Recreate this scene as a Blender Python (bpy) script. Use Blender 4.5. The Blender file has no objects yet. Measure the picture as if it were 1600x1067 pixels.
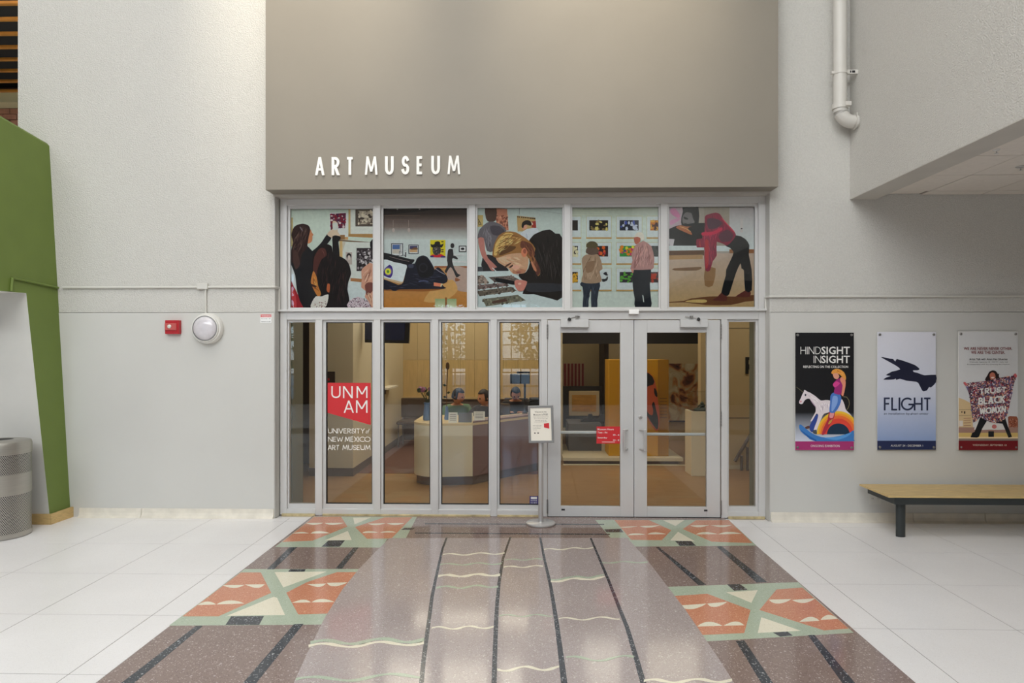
import bpy, bmesh, math, random
from math import sin, cos, pi, radians
from mathutils import Vector, Matrix
random.seed(7)
SC = bpy.context.scene
COL = SC.collection

# ------------------------------------------------------------------ camera
F, HC, TH, HZ = 1030.0, 1.75, radians(1.446), 546.0      # focal (px), eye height, yaw, horizon row
cs, sn = cos(TH), sin(TH)
cam = bpy.data.cameras.new('camera')
cam.sensor_width = 36.0
cam.lens = F / 1600 * 36
cam.shift_y = (HZ - 533.5) / 1600
cam.clip_start, cam.clip_end = 0.05, 200
camo = bpy.data.objects.new('camera', cam)
camo.location = (0, 0, HC)
camo.rotation_euler = (pi / 2, 0, TH)
COL.objects.link(camo)
SC.camera = camo

# ------------------------------------------------------------------ world, lamps, exposure
SC.view_settings.view_transform = 'Standard'
SC.view_settings.look = 'None'
SC.view_settings.gamma = 1.0
SC.view_settings.use_curve_mapping = False
SC.view_settings.exposure = -0.17
SC.cycles.use_denoising = True
SC.cycles.max_bounces = 10
SC.cycles.diffuse_bounces = 5
SC.cycles.glossy_bounces = 4
SC.cycles.transparent_max_bounces = 24
SC.cycles.sample_clamp_indirect = 6.0
SC.cycles.caustics_reflective = False
SC.cycles.caustics_refractive = False

w = bpy.data.worlds.new('world')
SC.world = w
w.use_nodes = True
wn, wl = w.node_tree.nodes, w.node_tree.links
bgn = wn['Background']
sky = wn.new('ShaderNodeTexSky')
sky.sky_type = 'HOSEK_WILKIE'
sky.sun_direction = (0.3, 0.5, 0.8)
sky.turbidity = 4
wl.new(sky.outputs[0], bgn.inputs[0])
bgn.inputs[1].default_value = 24.0


def area(name, loc, rot, sx, sy, power, col):
    d = bpy.data.lights.new(name, 'AREA')
    d.shape = 'RECTANGLE'
    d.size, d.size_y, d.energy, d.color = sx, sy, power, col
    o = bpy.data.objects.new(name, d)
    o.location, o.rotation_euler = loc, rot
    COL.objects.link(o)
    return o


def spot(name, loc, target, power, col, ang=70, blend=0.9, r=0.08):
    d = bpy.data.lights.new(name, 'SPOT')
    d.energy, d.color, d.spot_size, d.spot_blend, d.shadow_soft_size = power, col, radians(ang), blend, r
    o = bpy.data.objects.new(name, d)
    o.location = loc
    o.rotation_euler = (Vector(target) - Vector(loc)).to_track_quat('-Z', 'Y').to_euler()
    COL.objects.link(o)
    return o


ZC = 9.4                                                   # hall ceiling height
COOL, WARM, NEUT = (0.93, 0.97, 1.0), (1.0, 0.90, 0.74), (1.0, 0.98, 0.95)
area('skylight_front', (-1.6, 2.6, ZC - .04), (0, 0, 0), 6.4, 3.4, 330, NEUT)
area('skylight_rear', (-1.6, -3.2, ZC - .04), (0, 0, 0), 6.4, 4.0, 420, COOL)
area('skylight_left', (-8.2, 2.0, ZC - .04), (0, 0, 0), 3.0, 6.0, 130, NEUT)
area('rear_fill_light', (-3.2, -6.85, 7.9), (radians(76), 0, 0), 13.0, 2.4, 980, COOL)  # added fill from behind the viewer; the rear wall has no opening there
area('soffit_panel_lamp', (6.6, -1.6, 3.22), (0, 0, 0), 1.1, 1.1, 6, NEUT)
spot('wash_lamp_one', (-2.25, 4.3, 8.8), (-2.15, 6.58, 6.0), 900, (1.0, .88, .68), 44)
spot('wash_lamp_two', (0.75, 4.3, 8.8), (0.75, 6.58, 6.0), 1000, (1.0, .88, .68), 44)
area('lobby_lamp_left', (-1.3, 9.6, 3.22), (0, 0, 0), 2.4, 1.6, 44, WARM)
area('lobby_lamp_near', (-0.6, 7.9, 3.22), (0, 0, 0), 4.4, 0.5, 16, WARM)
area('lobby_fill_right', (3.3, 8.5, 3.22), (0, 0, 0), .6, .6, 12, WARM)  # added to brighten the wall behind the narrow right pane
area('lobby_lamp_gallery', (1.9, 10.4, 3.22), (0, 0, 0), 2.0, 1.6, 24, WARM)
area('gallery_wall_lamp', (2.2, 12.0, 3.22), (0, 0, 0), 2.6, .3, 14, WARM)
area('lobby_lamp_back', (-1.0, 12.1, 3.22), (0, 0, 0), 2.2, .4, 17, WARM)


# ------------------------------------------------------------------ measuring helpers: a pixel's sight line met with a real plane
def ray(px, py):
    u, v = (px - 800) / F, -(py - HZ) / F
    return cs * u - sn, sn * u + cs, v


def P(px, py, Y):
    r = ray(px, py)
    t = Y / r[1]
    return Vector((r[0] * t, Y, HC + r[2] * t))


def PZ(px, py, z=0.0):
    r = ray(px, py)
    t = (z - HC) / r[2]
    return Vector((r[0] * t, r[1] * t, z))


def XA(px, Y):
    return P(px, HZ, Y).x


def ZA(py, Y, px=820):
    return P(px, py, Y).z


YW, YS, YB = 6.78, 6.90, 6.58       # wall face, storefront face, grey box face


# ------------------------------------------------------------------ materials
def lin(c):
    return tuple(((v / 255) / 12.92 if v / 255 <= .04045 else ((v / 255 + .055) / 1.055) ** 2.4) for v in c)


def newmat(name):
    m = bpy.data.materials.new(name)
    m.use_nodes = True
    nt = m.node_tree
    return m, nt, nt.nodes['Principled BSDF']


def mat(name, col, rough=.6, metal=0.0, spec=.5, mottle=0.0, mscale=3.0, bump=0.0, bscale=60, bdist=.01, coat=0.0, stretch=None):
    m, nt, b = newmat(name)
    c = lin(col)
    b.inputs['Base Color'].default_value = (*c, 1)
    b.inputs['Roughness'].default_value = rough
    b.inputs['Metallic'].default_value = metal
    b.inputs['Specular IOR Level'].default_value = spec
    b.inputs['Coat Weight'].default_value = coat
    b.inputs['Coat Roughness'].default_value = .1
    if mottle or bump:
        g = nt.nodes.new('ShaderNodeNewGeometry')
        src = g.outputs['Position']
        if stretch:
            mp = nt.nodes.new('ShaderNodeMapping')
            mp.inputs['Scale'].default_value = stretch
            nt.links.new(src, mp.inputs['Vector'])
            src = mp.outputs[0]
    if mottle:
        n = nt.nodes.new('ShaderNodeTexNoise')
        n.inputs['Scale'].default_value = mscale
        n.inputs['Detail'].default_value = 5
        nt.links.new(src, n.inputs['Vector'])
        r = nt.nodes.new('ShaderNodeValToRGB')
        r.color_ramp.elements[0].position, r.color_ramp.elements[1].position = .3, .7
        r.color_ramp.elements[0].color = (*[v * (1 - mottle) for v in c], 1)
        r.color_ramp.elements[1].color = (*[min(1, v * (1 + mottle)) for v in c], 1)
        nt.links.new(n.outputs['Fac'], r.inputs[0])
        nt.links.new(r.outputs[0], b.inputs['Base Color'])
    if bump:
        n = nt.nodes.new('ShaderNodeTexNoise')
        n.inputs['Scale'].default_value = bscale
        n.inputs['Detail'].default_value = 3
        nt.links.new(src, n.inputs['Vector'])
        bp = nt.nodes.new('ShaderNodeBump')
        bp.inputs['Strength'].default_value = bump
        bp.inputs['Distance'].default_value = bdist
        nt.links.new(n.outputs['Fac'], bp.inputs['Height'])
        nt.links.new(bp.outputs[0], b.inputs['Normal'])
    return m


def terrazzo(name, col, light, dark, amount=.5, scale=95, rough=.17):
    m, nt, b = newmat(name)
    N, Lk = nt.nodes, nt.links
    g = N.new('ShaderNodeNewGeometry')
    base = lin(col)
    prev = None
    for k, (sc_, c2, th) in enumerate(((scale * 1.5, light, .82), (scale * 1.5, dark, .72), (scale * .8, light, .955))):
        v = N.new('ShaderNodeTexVoronoi')
        v.inputs['Scale'].default_value = sc_
        mp = N.new('ShaderNodeMapping')
        mp.inputs['Location'].default_value = (k * 3.1, k * 1.7, 0)
        mp.inputs['Scale'].default_value = (1, 1, 0)
        Lk.new(g.outputs['Position'], mp.inputs[0])
        Lk.new(mp.outputs[0], v.inputs['Vector'])
        sx = N.new('ShaderNodeSeparateColor')
        Lk.new(v.outputs['Color'], sx.inputs[0])
        gt = N.new('ShaderNodeMath')
        gt.operation = 'GREATER_THAN'
        gt.inputs[1].default_value = th
        Lk.new(sx.outputs[0], gt.inputs[0])
        lt = N.new('ShaderNodeMath')
        lt.operation = 'LESS_THAN'
        lt.inputs[1].default_value = .42
        Lk.new(v.outputs['Distance'], lt.inputs[0])
        mu = N.new('ShaderNodeMath')
        mu.operation = 'MULTIPLY'
        Lk.new(gt.outputs[0], mu.inputs[0])
        Lk.new(lt.outputs[0], mu.inputs[1])
        mu2 = N.new('ShaderNodeMath')
        mu2.operation = 'MULTIPLY'
        mu2.inputs[1].default_value = amount
        Lk.new(mu.outputs[0], mu2.inputs[0])
        mx = N.new('ShaderNodeMix')
        mx.data_type = 'RGBA'
        Lk.new(mu2.outputs[0], mx.inputs['Factor'])
        if prev is None:
            n = N.new('ShaderNodeTexNoise')
            n.inputs['Scale'].default_value = 1.7
            n.inputs['Detail'].default_value = 6
            Lk.new(g.outputs['Position'], n.inputs['Vector'])
            r = N.new('ShaderNodeValToRGB')
            r.color_ramp.elements[0].color = (*[x * .93 for x in base], 1)
            r.color_ramp.elements[1].color = (*[min(1, x * 1.07) for x in base], 1)
            Lk.new(n.outputs['Fac'], r.inputs[0])
            Lk.new(r.outputs[0], mx.inputs['A'])
        else:
            Lk.new(prev, mx.inputs['A'])
        mx.inputs['B'].default_value = (*lin(c2), 1)
        prev = mx.outputs['Result']
    Lk.new(prev, b.inputs['Base Color'])
    b.inputs['Roughness'].default_value = rough
    b.inputs['Specular IOR Level'].default_value = .5
    return m


def glassmat(name, tint=(1, 1, 1), ior=1.5):
    m = bpy.data.materials.new(name)
    m.use_nodes = True
    nt = m.node_tree
    nt.nodes.clear()
    o = nt.nodes.new('ShaderNodeOutputMaterial')
    t = nt.nodes.new('ShaderNodeBsdfTransparent')
    t.inputs[0].default_value = (*tint, 1)
    g = nt.nodes.new('ShaderNodeBsdfGlossy')
    g.inputs['Roughness'].default_value = .008
    f = nt.nodes.new('ShaderNodeFresnel')
    f.inputs[0].default_value = ior
    mx = nt.nodes.new('ShaderNodeMixShader')
    nt.links.new(f.outputs[0], mx.inputs[0])
    nt.links.new(t.outputs[0], mx.inputs[1])
    nt.links.new(g.outputs[0], mx.inputs[2])
    nt.links.new(mx.outputs[0], o.inputs[0])
    return m


def emis(name, col, s):
    m, nt, b = newmat(name)
    b.inputs['Base Color'].default_value = (*lin(col), 1)
    b.inputs['Emission Color'].default_value = (*lin(col), 1)
    b.inputs['Emission Strength'].default_value = s
    return m


def printmat(name, rough=.35, spec=.1, lo=.94, hi=1.05):
    m, nt, b = newmat(name)
    a = nt.nodes.new('ShaderNodeVertexColor')
    a.layer_name = 'Col'
    g = nt.nodes.new('ShaderNodeNewGeometry')
    n = nt.nodes.new('ShaderNodeTexNoise')
    n.inputs['Scale'].default_value = 34
    n.inputs['Detail'].default_value = 6
    nt.links.new(g.outputs['Position'], n.inputs['Vector'])
    mr = nt.nodes.new('ShaderNodeMapRange')
    mr.inputs['From Min'].default_value, mr.inputs['From Max'].default_value = .3, .7
    mr.inputs['To Min'].default_value, mr.inputs['To Max'].default_value = lo, hi
    nt.links.new(n.outputs['Fac'], mr.inputs['Value'])
    vm = nt.nodes.new('ShaderNodeVectorMath')
    vm.operation = 'SCALE'
    nt.links.new(a.outputs[0], vm.inputs[0])
    nt.links.new(mr.outputs[0], vm.inputs['Scale'])
    nt.links.new(vm.outputs[0], b.inputs['Base Color'])
    b.inputs['Roughness'].default_value = rough
    b.inputs['Specular IOR Level'].default_value = spec
    return m


def perforated(name, zbase):
    """brushed steel with rows of punched holes (as dark dots, 4 px each in the photo)"""
    m, nt, b = newmat(name)
    N, Lk = nt.nodes, nt.links
    uv = N.new('ShaderNodeUVMap')
    sep = N.new('ShaderNodeSeparateXYZ')
    Lk.new(uv.outputs[0], sep.inputs[0])

    def M(op, a, bb=None, c=None):
        n = N.new('ShaderNodeMath')
        n.operation = op
        for i, x in enumerate((a, bb, c)):
            if x is None:
                continue
            if isinstance(x, (int, float)):
                n.inputs[i].default_value = x
            else:
                Lk.new(x, n.inputs[i])
        return n.outputs[0]
    vy = M('DIVIDE', sep.outputs[1], .0125)
    row = M('FLOOR', vy)
    odd = M('MULTIPLY', M('MODULO', row, 2.0), .5)
    vx = M('ADD', M('DIVIDE', sep.outputs[0], .0165), odd)
    fx = M('SUBTRACT', M('FRACT', vx), .5)
    fy = M('SUBTRACT', M('FRACT', vy), .5)
    d = M('SQRT', M('ADD', M('MULTIPLY', fx, fx), M('MULTIPLY', M('MULTIPLY', fy, .8), M('MULTIPLY', fy, .8))))
    hole = M('LESS_THAN', d, .34)
    mx = N.new('ShaderNodeMix')
    mx.data_type = 'RGBA'
    Lk.new(hole, mx.inputs['Factor'])
    mx.inputs['A'].default_value = (*lin((190, 186, 178)), 1)
    mx.inputs['B'].default_value = (*lin((38, 38, 38)), 1)
    Lk.new(mx.outputs['Result'], b.inputs['Base Color'])
    Lk.new(M('SUBTRACT', .85, M('MULTIPLY', hole, .85)), b.inputs['Metallic'])
    b.inputs['Roughness'].default_value = .38
    return m


MT = {}
MT['stucco'] = mat('stucco_paint', (206, 204, 198), .85, mottle=.045, mscale=60, bump=.75, bscale=92, bdist=.012)
MT['smooth'] = mat('smooth_wall_paint', (204, 203, 198), .55, mottle=.025, mscale=1.2)
MT['grey_box'] = mat('taupe_wall_paint', (137, 130, 118), .55, mottle=.03, mscale=1.5)
MT['lintel'] = mat('lintel_paint', (196, 192, 184), .6, mottle=.04)
MT['green'] = mat('green_wall_paint', (106, 125, 55), .6, mottle=.04, mscale=4)
MT['white_paint'] = mat('white_gloss_paint', (226, 224, 218), .45)
MT['conduit'] = mat('conduit_paint', (212, 210, 203), .5)
MT['pipe'] = mat('pipe_paint', (210, 207, 200), .4)
MT['alcove'] = mat('alcove_paint', (204, 203, 197), .6, mottle=.03)
MT['wood_base'] = mat('worn_pine_baseboard', (202, 172, 116), .55, mottle=.22, mscale=9, stretch=(2, 2, 30))
MT['cove'] = mat('cove_base_stained', (224, 218, 205), .5, mottle=.1, mscale=9)
MT['alu'] = mat('satin_aluminium', (207, 206, 204), .38, metal=.08, mottle=.02, mscale=4)
MT['alu_door'] = mat('door_aluminium', (203, 203, 202), .38, metal=.08, mottle=.02, mscale=4)
MT['gasket'] = mat('black_gasket', (30, 30, 30), .6)
MT['steel'] = mat('brushed_steel', (206, 204, 202), .3, metal=.6)
MT['steel_dull'] = mat('dull_steel', (150, 148, 145), .42, metal=.8)
MT['steel_can'] = mat('can_steel', (180, 176, 168), .36, metal=.85, mottle=.05, stretch=(1, 1, 30), mscale=6)
MT['perf'] = perforated('perforated_steel', 0)
MT['white_metal'] = mat('white_metal', (248, 248, 246), .35)
MT['dark'] = mat('dark_rubber', (34, 34, 34), .7)
MT['dark_metal'] = mat('dark_bench_metal', (58, 62, 62), .45, metal=.3)
MT['bench_wood'] = mat('bench_oak', (206, 178, 122), .45, mottle=.2, mscale=6, stretch=(1.2, 14, 14))
MT['glass'] = glassmat('window_glass', (.975, .985, .975))
MT['red'] = mat('signal_red', (178, 32, 40), .4)
MT['sign_red'] = mat('sign_red', (206, 40, 46), .5)
MT['letter'] = mat('letter_white', (246, 244, 238), .5)
MT['white_text'] = mat('text_white', (238, 236, 232), .5)
MT['cream_text'] = mat('text_cream', (224, 216, 196), .5)
MT['navy'] = mat('text_navy', (36, 44, 72), .5)
MT['maroon'] = mat('text_maroon', (120, 28, 36), .5)
MT['ink'] = mat('text_ink', (40, 40, 44), .6)
MT['purple'] = mat('sticker_purple', (62, 54, 118), .5)
MT['print'] = printmat('photo_print', .45)
MT['poster_print'] = printmat('poster_print', .35, spec=.3, lo=.99, hi=1.01)
MT['tile_joint'] = mat('tile_joint', (112, 106, 100), .6)
MT['tz_white'] = terrazzo('terrazzo_white', (233, 231, 230), (246, 246, 246), (204, 201, 198), .3, 120, .3)
MT['tz_mauve'] = terrazzo('terrazzo_mauve', (172, 160, 157), (226, 220, 216), (126, 112, 106), .5, 90, .11)
MT['tz_brown'] = terrazzo('terrazzo_brown', (140, 122, 115), (214, 204, 198), (94, 80, 74), .5, 80, .11)
MT['tz_green'] = terrazzo('terrazzo_green', (176, 188, 167), (206, 214, 198), (138, 158, 134), .5, 90, .16)
MT['tz_orange'] = terrazzo('terrazzo_orange', (203, 138, 108), (236, 196, 160), (158, 80, 50), .5, 85, .16)
MT['tz_cream'] = terrazzo('terrazzo_cream', (232, 226, 204), (244, 240, 226), (198, 190, 160), .4, 90, .16)
MT['tz_black'] = terrazzo('terrazzo_black', (62, 66, 72), (196, 198, 200), (38, 42, 48), .6, 75, .14)
MT['grout'] = mat('threshold_mortar', (186, 170, 130), .8, mottle=.3, mscale=14)
MT['ceil_tile'] = mat('ceiling_tile_white', (226, 219, 210), .8, mottle=.03, mscale=20)
MT['ceil_grid'] = mat('ceiling_grid_paint', (150, 140, 132), .6)
MT['ceil_dark'] = mat('ceiling_void', (44, 40, 36), .9)
MT['slat'] = mat('orange_wood_slat', (206, 132, 48), .55, mottle=.12, mscale=8)
MT['beam'] = mat('cream_beam', (226, 214, 166), .7)
MT['brick'] = mat('far_brick', (196, 138, 112), .8, mottle=.2, mscale=6)
MT['mortar'] = mat('far_mortar', (120, 88, 74), .9)
MT['hall'] = mat('hall_plaster', (206, 204, 198), .8)
MT['rear'] = mat('rear_wall_brick_paint', (98, 84, 76), .85, mottle=.12, mscale=7)
# lobby
MT['lob_wall'] = mat('lobby_wall_beige', (208, 188, 146), .7, mottle=.02)
MT['lob_white'] = mat('lobby_wall_cream', (218, 208, 180), .7)
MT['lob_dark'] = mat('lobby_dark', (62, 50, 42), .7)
MT['lob_base'] = mat('lobby_base_grey', (108, 96, 90), .6)
MT['lob_ply'] = mat('lobby_birch_panel', (216, 188, 132), .5, mottle=.08, mscale=4, stretch=(9, 1, 1))
MT['lob_floor'] = mat('lobby_wood_floor', (166, 132, 94), .4, mottle=.1, mscale=3, stretch=(1, 8, 1))
MT['carpet'] = mat('lobby_carpet', (112, 82, 74), .9, mottle=.08, mscale=30)
MT['desk_white'] = mat('desk_cream_laminate', (232, 220, 188), .35)
MT['desk_mauve'] = mat('desk_mauve_laminate', (134, 108, 106), .35)
MT['desk_top'] = mat('desk_birch_top', (222, 198, 146), .35)
MT['yellow'] = mat('ochre_display', (210, 154, 18), .55)
MT['yellow_shaded'] = mat('ochre_display_shaded', (168, 120, 26), .55)  # darker copy of the ochre, shade painted in for the right face
MT['grey'] = mat('display_grey', (98, 100, 104), .6)
MT['black'] = mat('black_paint', (26, 26, 27), .5)
MT['screen'] = mat('screen_glass', (36, 46, 78), .12)
MT['screen_b'] = mat('monitor_black', (26, 27, 30), .3)
MT['paper'] = mat('paper', (232, 228, 214), .7)
MT['chair_br'] = mat('brown_chair', (86, 70, 56), .6)
MT['skin'] = mat('skin', (206, 148, 118), .55)
MT['hair'] = mat('dark_hair', (34, 26, 24), .5)
MT['sh_green_tint'] = mat('green_reflection_shirt', (96, 126, 92), .8)  # green is a reflection in the glass, painted into the shirt
MT['sh_dark'] = mat('charcoal_shirt', (58, 58, 64), .8)
MT['sh_black'] = mat('black_shirt', (40, 40, 46), .8)
MT['trouser'] = mat('dark_trousers', (44, 44, 52), .8)
MT['leaf'] = mat('leaf_dark', (58, 70, 46), .5)
MT['flower'] = mat('flower_purple', (148, 90, 120), .6)
MT['vase'] = mat('vase_blue', (92, 122, 166), .25)
MT['stem'] = mat('stem_brown', (98, 66, 40), .6)
MT['artgreen'] = mat('green_bronze', (50, 66, 52), .5)
MT['wallret'] = mat('return_paint', (128, 130, 116), .6)
MT['fo_green'] = mat('foliage_green', (60, 112, 40), .7)
MT['fo_light'] = mat('foliage_light', (104, 150, 60), .7)
MT['trunk'] = mat('tree_bark', (86, 70, 56), .9)
MT['win_frame'] = mat('rear_window_frame', (44, 46, 50), .5)
MT['win_green'] = mat('rear_green_beam', (40, 92, 58), .5)
MT['ground'] = mat('outside_paving', (190, 186, 178), .9)
MT['lens'] = mat('frosted_lens', (214, 210, 214), .12, mottle=.06, mscale=24, coat=.6)
MT['strobe'] = mat('strobe_lens', (216, 216, 206), .15)
MT['lamp'] = emis('lamp_panel', (255, 250, 240), 6)


# ------------------------------------------------------------------ mesh helpers
def wpos(o):
    v = Vector((0, 0, 0))
    while o is not None:
        v += o.location
        o = o.parent
    return v


def link(name, me, parent=None, m=None):
    o = bpy.data.objects.new(name, me)
    COL.objects.link(o)
    if parent is not None:
        o.parent = parent
    if m is not None and not me.materials:
        for x in (m if isinstance(m, (list, tuple)) else [m]):
            me.materials.append(MT[x] if isinstance(x, str) else x)
    return o


def obj(name, bm, m, parent=None, smooth=False, local=False, kind=None):
    """link a bmesh written in world coordinates (or in the parent's own, with local) as one object"""
    if parent is not None and not local:
        bmesh.ops.translate(bm, verts=bm.verts, vec=-wpos(parent))
    me = bpy.data.meshes.new(name)
    bm.normal_update()
    bm.to_mesh(me)
    bm.free()
    if smooth:
        me.shade_smooth()
        me.set_sharp_from_angle(angle=radians(38))
    o = link(name, me, parent, m)
    if kind:
        o['kind'] = kind
    return o


def thing(name, label, cat, loc, group=None):
    o = bpy.data.objects.new(name, None)
    o.empty_display_size = .1
    o.location = loc
    COL.objects.link(o)
    o['label'], o['category'] = label, cat
    if group:
        o['group'] = group
    return o


def tag(o, label, cat, group=None):
    o['label'], o['category'] = label, cat
    if group:
        o['group'] = group
    return o


def struct(name, loc=(0, 0, 0)):
    o = bpy.data.objects.new(name, None)
    o.location = loc
    COL.objects.link(o)
    o['kind'] = 'structure'
    return o


def BM():
    return bmesh.new()


def box(bm, x0, x1, y0, y1, z0, z1, bev=0):
    if x1 < x0: x0, x1 = x1, x0
    if y1 < y0: y0, y1 = y1, y0
    if z1 < z0: z0, z1 = z1, z0
    r = bmesh.ops.create_cube(bm, size=1, matrix=Matrix.Translation(((x0 + x1) / 2, (y0 + y1) / 2, (z0 + z1) / 2)) @ Matrix.Diagonal((x1 - x0, y1 - y0, z1 - z0, 1)))
    if bev:
        es = list({e for v in r['verts'] for e in v.link_edges})
        bmesh.ops.bevel(bm, geom=es, offset=bev, segments=2, affect='EDGES', profile=.5)
    return bm


def bx(*a, bev=0):
    return box(BM(), *a, bev=bev)


def prism(bm, pts, vec):
    """polygon pts (Vectors) swept along vec"""
    vec = Vector(vec)
    a = [bm.verts.new(p) for p in pts]
    b = [bm.verts.new(Vector(p) + vec) for p in pts]
    n = len(pts)
    fs = [bm.faces.new(a), bm.faces.new(b[::-1])]
    for i in range(n):
        fs.append(bm.faces.new((a[i], b[i], b[(i + 1) % n], a[(i + 1) % n])))
    bmesh.ops.recalc_face_normals(bm, faces=fs)
    return bm


def tube(bm, pts, r, n=12, caps=True):
    pts = [Vector(p) for p in pts]
    rings = []
    for i, p in enumerate(pts):
        d = (pts[min(i + 1, len(pts) - 1)] - pts[max(i - 1, 0)]).normalized()
        ref = Vector((0, 0, 1)) if abs(d.z) < .95 else Vector((0, 1, 0))
        a = d.cross(ref).normalized()
        b = d.cross(a).normalized()
        rr = r[i] if isinstance(r, (list, tuple)) else r
        rings.append([bm.verts.new(p + (a * cos(2 * pi * k / n) + b * sin(2 * pi * k / n)) * rr) for k in range(n)])
    fs = []
    for i in range(len(rings) - 1):
        for k in range(n):
            fs.append(bm.faces.new((rings[i][k], rings[i][(k + 1) % n], rings[i + 1][(k + 1) % n], rings[i + 1][k])))
    if caps:
        fs.append(bm.faces.new(rings[0][::-1]))
        fs.append(bm.faces.new(rings[-1]))
    bmesh.ops.recalc_face_normals(bm, faces=fs)
    return bm


def lathe(bm, prof, c, n=40, axis='z', uvname=None):
    """prof: (radius, height) from bottom to top round c; axis z up or y towards -Y"""
    c = Vector(c)
    rings = []
    for r, h in prof:
        ring = []
        for k in range(n):
            a = 2 * pi * k / n
            v = Vector((r * cos(a), r * sin(a), h)) if axis == 'z' else Vector((r * cos(a), -h, r * sin(a)))
            ring.append(bm.verts.new(c + v))
        rings.append(ring)
    fs = []
    uv = bm.loops.layers.uv.new('UVMap') if uvname else None
    for i in range(len(rings) - 1):
        for k in range(n):
            f = bm.faces.new((rings[i][k], rings[i][(k + 1) % n], rings[i + 1][(k + 1) % n], rings[i + 1][k]))
            if uv:
                rr = prof[i][0]
                for lp, (kk, ii) in zip(f.loops, ((k, i), (k + 1, i), (k + 1, i + 1), (k, i + 1))):
                    lp[uv].uv = (2 * pi * rr * kk / n, prof[ii][1])
            fs.append(f)
    if prof[0][0] > 1e-5:
        fs.append(bm.faces.new(rings[0][::-1]))
    if prof[-1][0] > 1e-5:
        fs.append(bm.faces.new(rings[-1]))
    bmesh.ops.recalc_face_normals(bm, faces=fs)
    return bm


def arc(cx, cy, rx, ry, a0, a1, n=10):
    return [(cx + rx * cos(radians(a0 + (a1 - a0) * i / n)), cy + ry * sin(radians(a0 + (a1 - a0) * i / n))) for i in range(n + 1)]


# ------------------------------------------------------------------ lettering: drawn strokes and the built-in font
GLY = {
    'A': (.66, [[(0, 0), (.33, 1), (.66, 0)], [(.115, .30), (.545, .30)]]),
    'R': (.52, [[(0, 0), (0, 1)], [(0, 1), (.22, 1)] + arc(.22, .74, .27, .26, 90, -90) + [(0, .48)], [(.20, .48), (.52, 0)]]),
    'T': (.56, [[(0, 1), (.56, 1)], [(.28, 1), (.28, 0)]]),
    'M': (.82, [[(0, 0), (.12, 1), (.41, .12), (.70, 1), (.82, 0)]]),
    'm': (.84, [[(0, 0), (0, 1), (.42, .28), (.84, 1), (.84, 0)]]),
    'U': (.62, [[(0, 1), (0, .31)] + arc(.31, .31, .31, .31, 180, 360) + [(.62, 1)]]),
    'S': (.5, [arc(.26, .745, .22, .255, 25, 250, 12) + arc(.25, .255, .25, .255, 75, -160, 12)]),
    'E': (.46, [[(.46, 1), (0, 1), (0, 0), (.46, 0)], [(0, .52), (.40, .52)]]),
    'N': (.66, [[(0, 0), (0, 1), (.66, 0), (.66, 1)]]),
    'I': (.0, [[(0, 0), (0, 1)]]),
    'V': (.66, [[(0, 1), (.33, 0), (.66, 1)]]),
    'Y': (.6, [[(0, 1), (.3, .5), (.6, 1)], [(.3, .5), (.3, 0)]]),
    'W': (.96, [[(0, 1), (.24, 0), (.48, .9), (.72, 0), (.96, 1)]]),
    'X': (.6, [[(0, 1), (.6, 0)], [(0, 0), (.6, 1)]]),
    'C': (.7, [arc(.5, .5, .5, .5, 48, 312, 18)]),
    'O': (.98, [arc(.49, .5, .49, .5, 90, 450, 26)]),
    'H': (.62, [[(0, 0), (0, 1)], [(.62, 0), (.62, 1)], [(0, .52), (.62, .52)]]),
    'D': (.62, [[(0, 0), (0, 1), (.2, 1)] + arc(.2, .5, .42, .5, 90, -90, 14) + [(0, 0)]]),
    'F': (.44, [[(0, 0), (0, 1), (.44, 1)], [(0, .52), (.38, .52)]]),
    'L': (.44, [[(0, 1), (0, 0), (.44, 0)]]),
    'G': (.92, [arc(.5, .5, .5, .5, 48, 350, 20) + [(.99, .46), (.58, .46)]]),
    'K': (.55, [[(0, 0), (0, 1)], [(.55, 1), (0, .42)], [(.16, .56), (.55, 0)]]),
    'B': (.5, [[(0, 0), (0, 1), (.2, 1)] + arc(.22, .76, .22, .24, 90, -90) + [(0, .52)], [(.2, .52)] + arc(.24, .26, .26, .26, 90, -90) + [(0, 0)]]),
}


def ribbon(bm, path, wd, put, depth=None, lift=Vector((0, 0, 0))):
    """a flat stroke of width wd along a 2-D path; put maps (x, y) to 3-D; depth sweeps it"""
    n = len(path)
    closed = (Vector(path[0]) - Vector(path[-1])).length < 1e-6
    Ls, Rs = [], []
    for i in range(n):
        a = Vector(path[(i - 1) % (n - 1)] if closed else path[max(i - 1, 0)])
        p = Vector(path[i])
        b = Vector(path[(i + 1) % (n - 1)] if closed and i == n - 1 else path[min(i + 1, n - 1)])
        d1 = (p - a) if (p - a).length > 1e-9 else (b - p)
        d2 = (b - p) if (b - p).length > 1e-9 else (p - a)
        d1, d2 = d1.normalized(), d2.normalized()
        n1, n2 = Vector((-d1.y, d1.x)), Vector((-d2.y, d2.x))
        m = n1 + n2
        m = m.normalized() if m.length > 1e-6 else n1
        k = min(1 / max(m.dot(n1), .3), 1.9)
        Ls.append(p + m * wd / 2 * k)
        Rs.append(p - m * wd / 2 * k)
    if depth:
        ps_ = [put(*q) + lift for q in Ls] + [put(*q) + lift for q in Rs[::-1]]
        prism(bm, ps_, depth)
        return
    for i in range(n - 1):
        q = [put(*v) + lift for v in (Ls[i], Ls[i + 1], Rs[i + 1], Rs[i])]
        if 1:
            try:
                bm.faces.new([bm.verts.new(v) for v in q])
            except ValueError:
                pass


def stroke_layout(s, gap):
    x, out = 0.0, []
    for ch in s:
        if ch == ' ':
            x += .42
            continue
        wd, ps = GLY[ch]
        out += [[(px + x, py) for px, py in p] for p in ps]
        x += wd + gap
    return out


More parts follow.
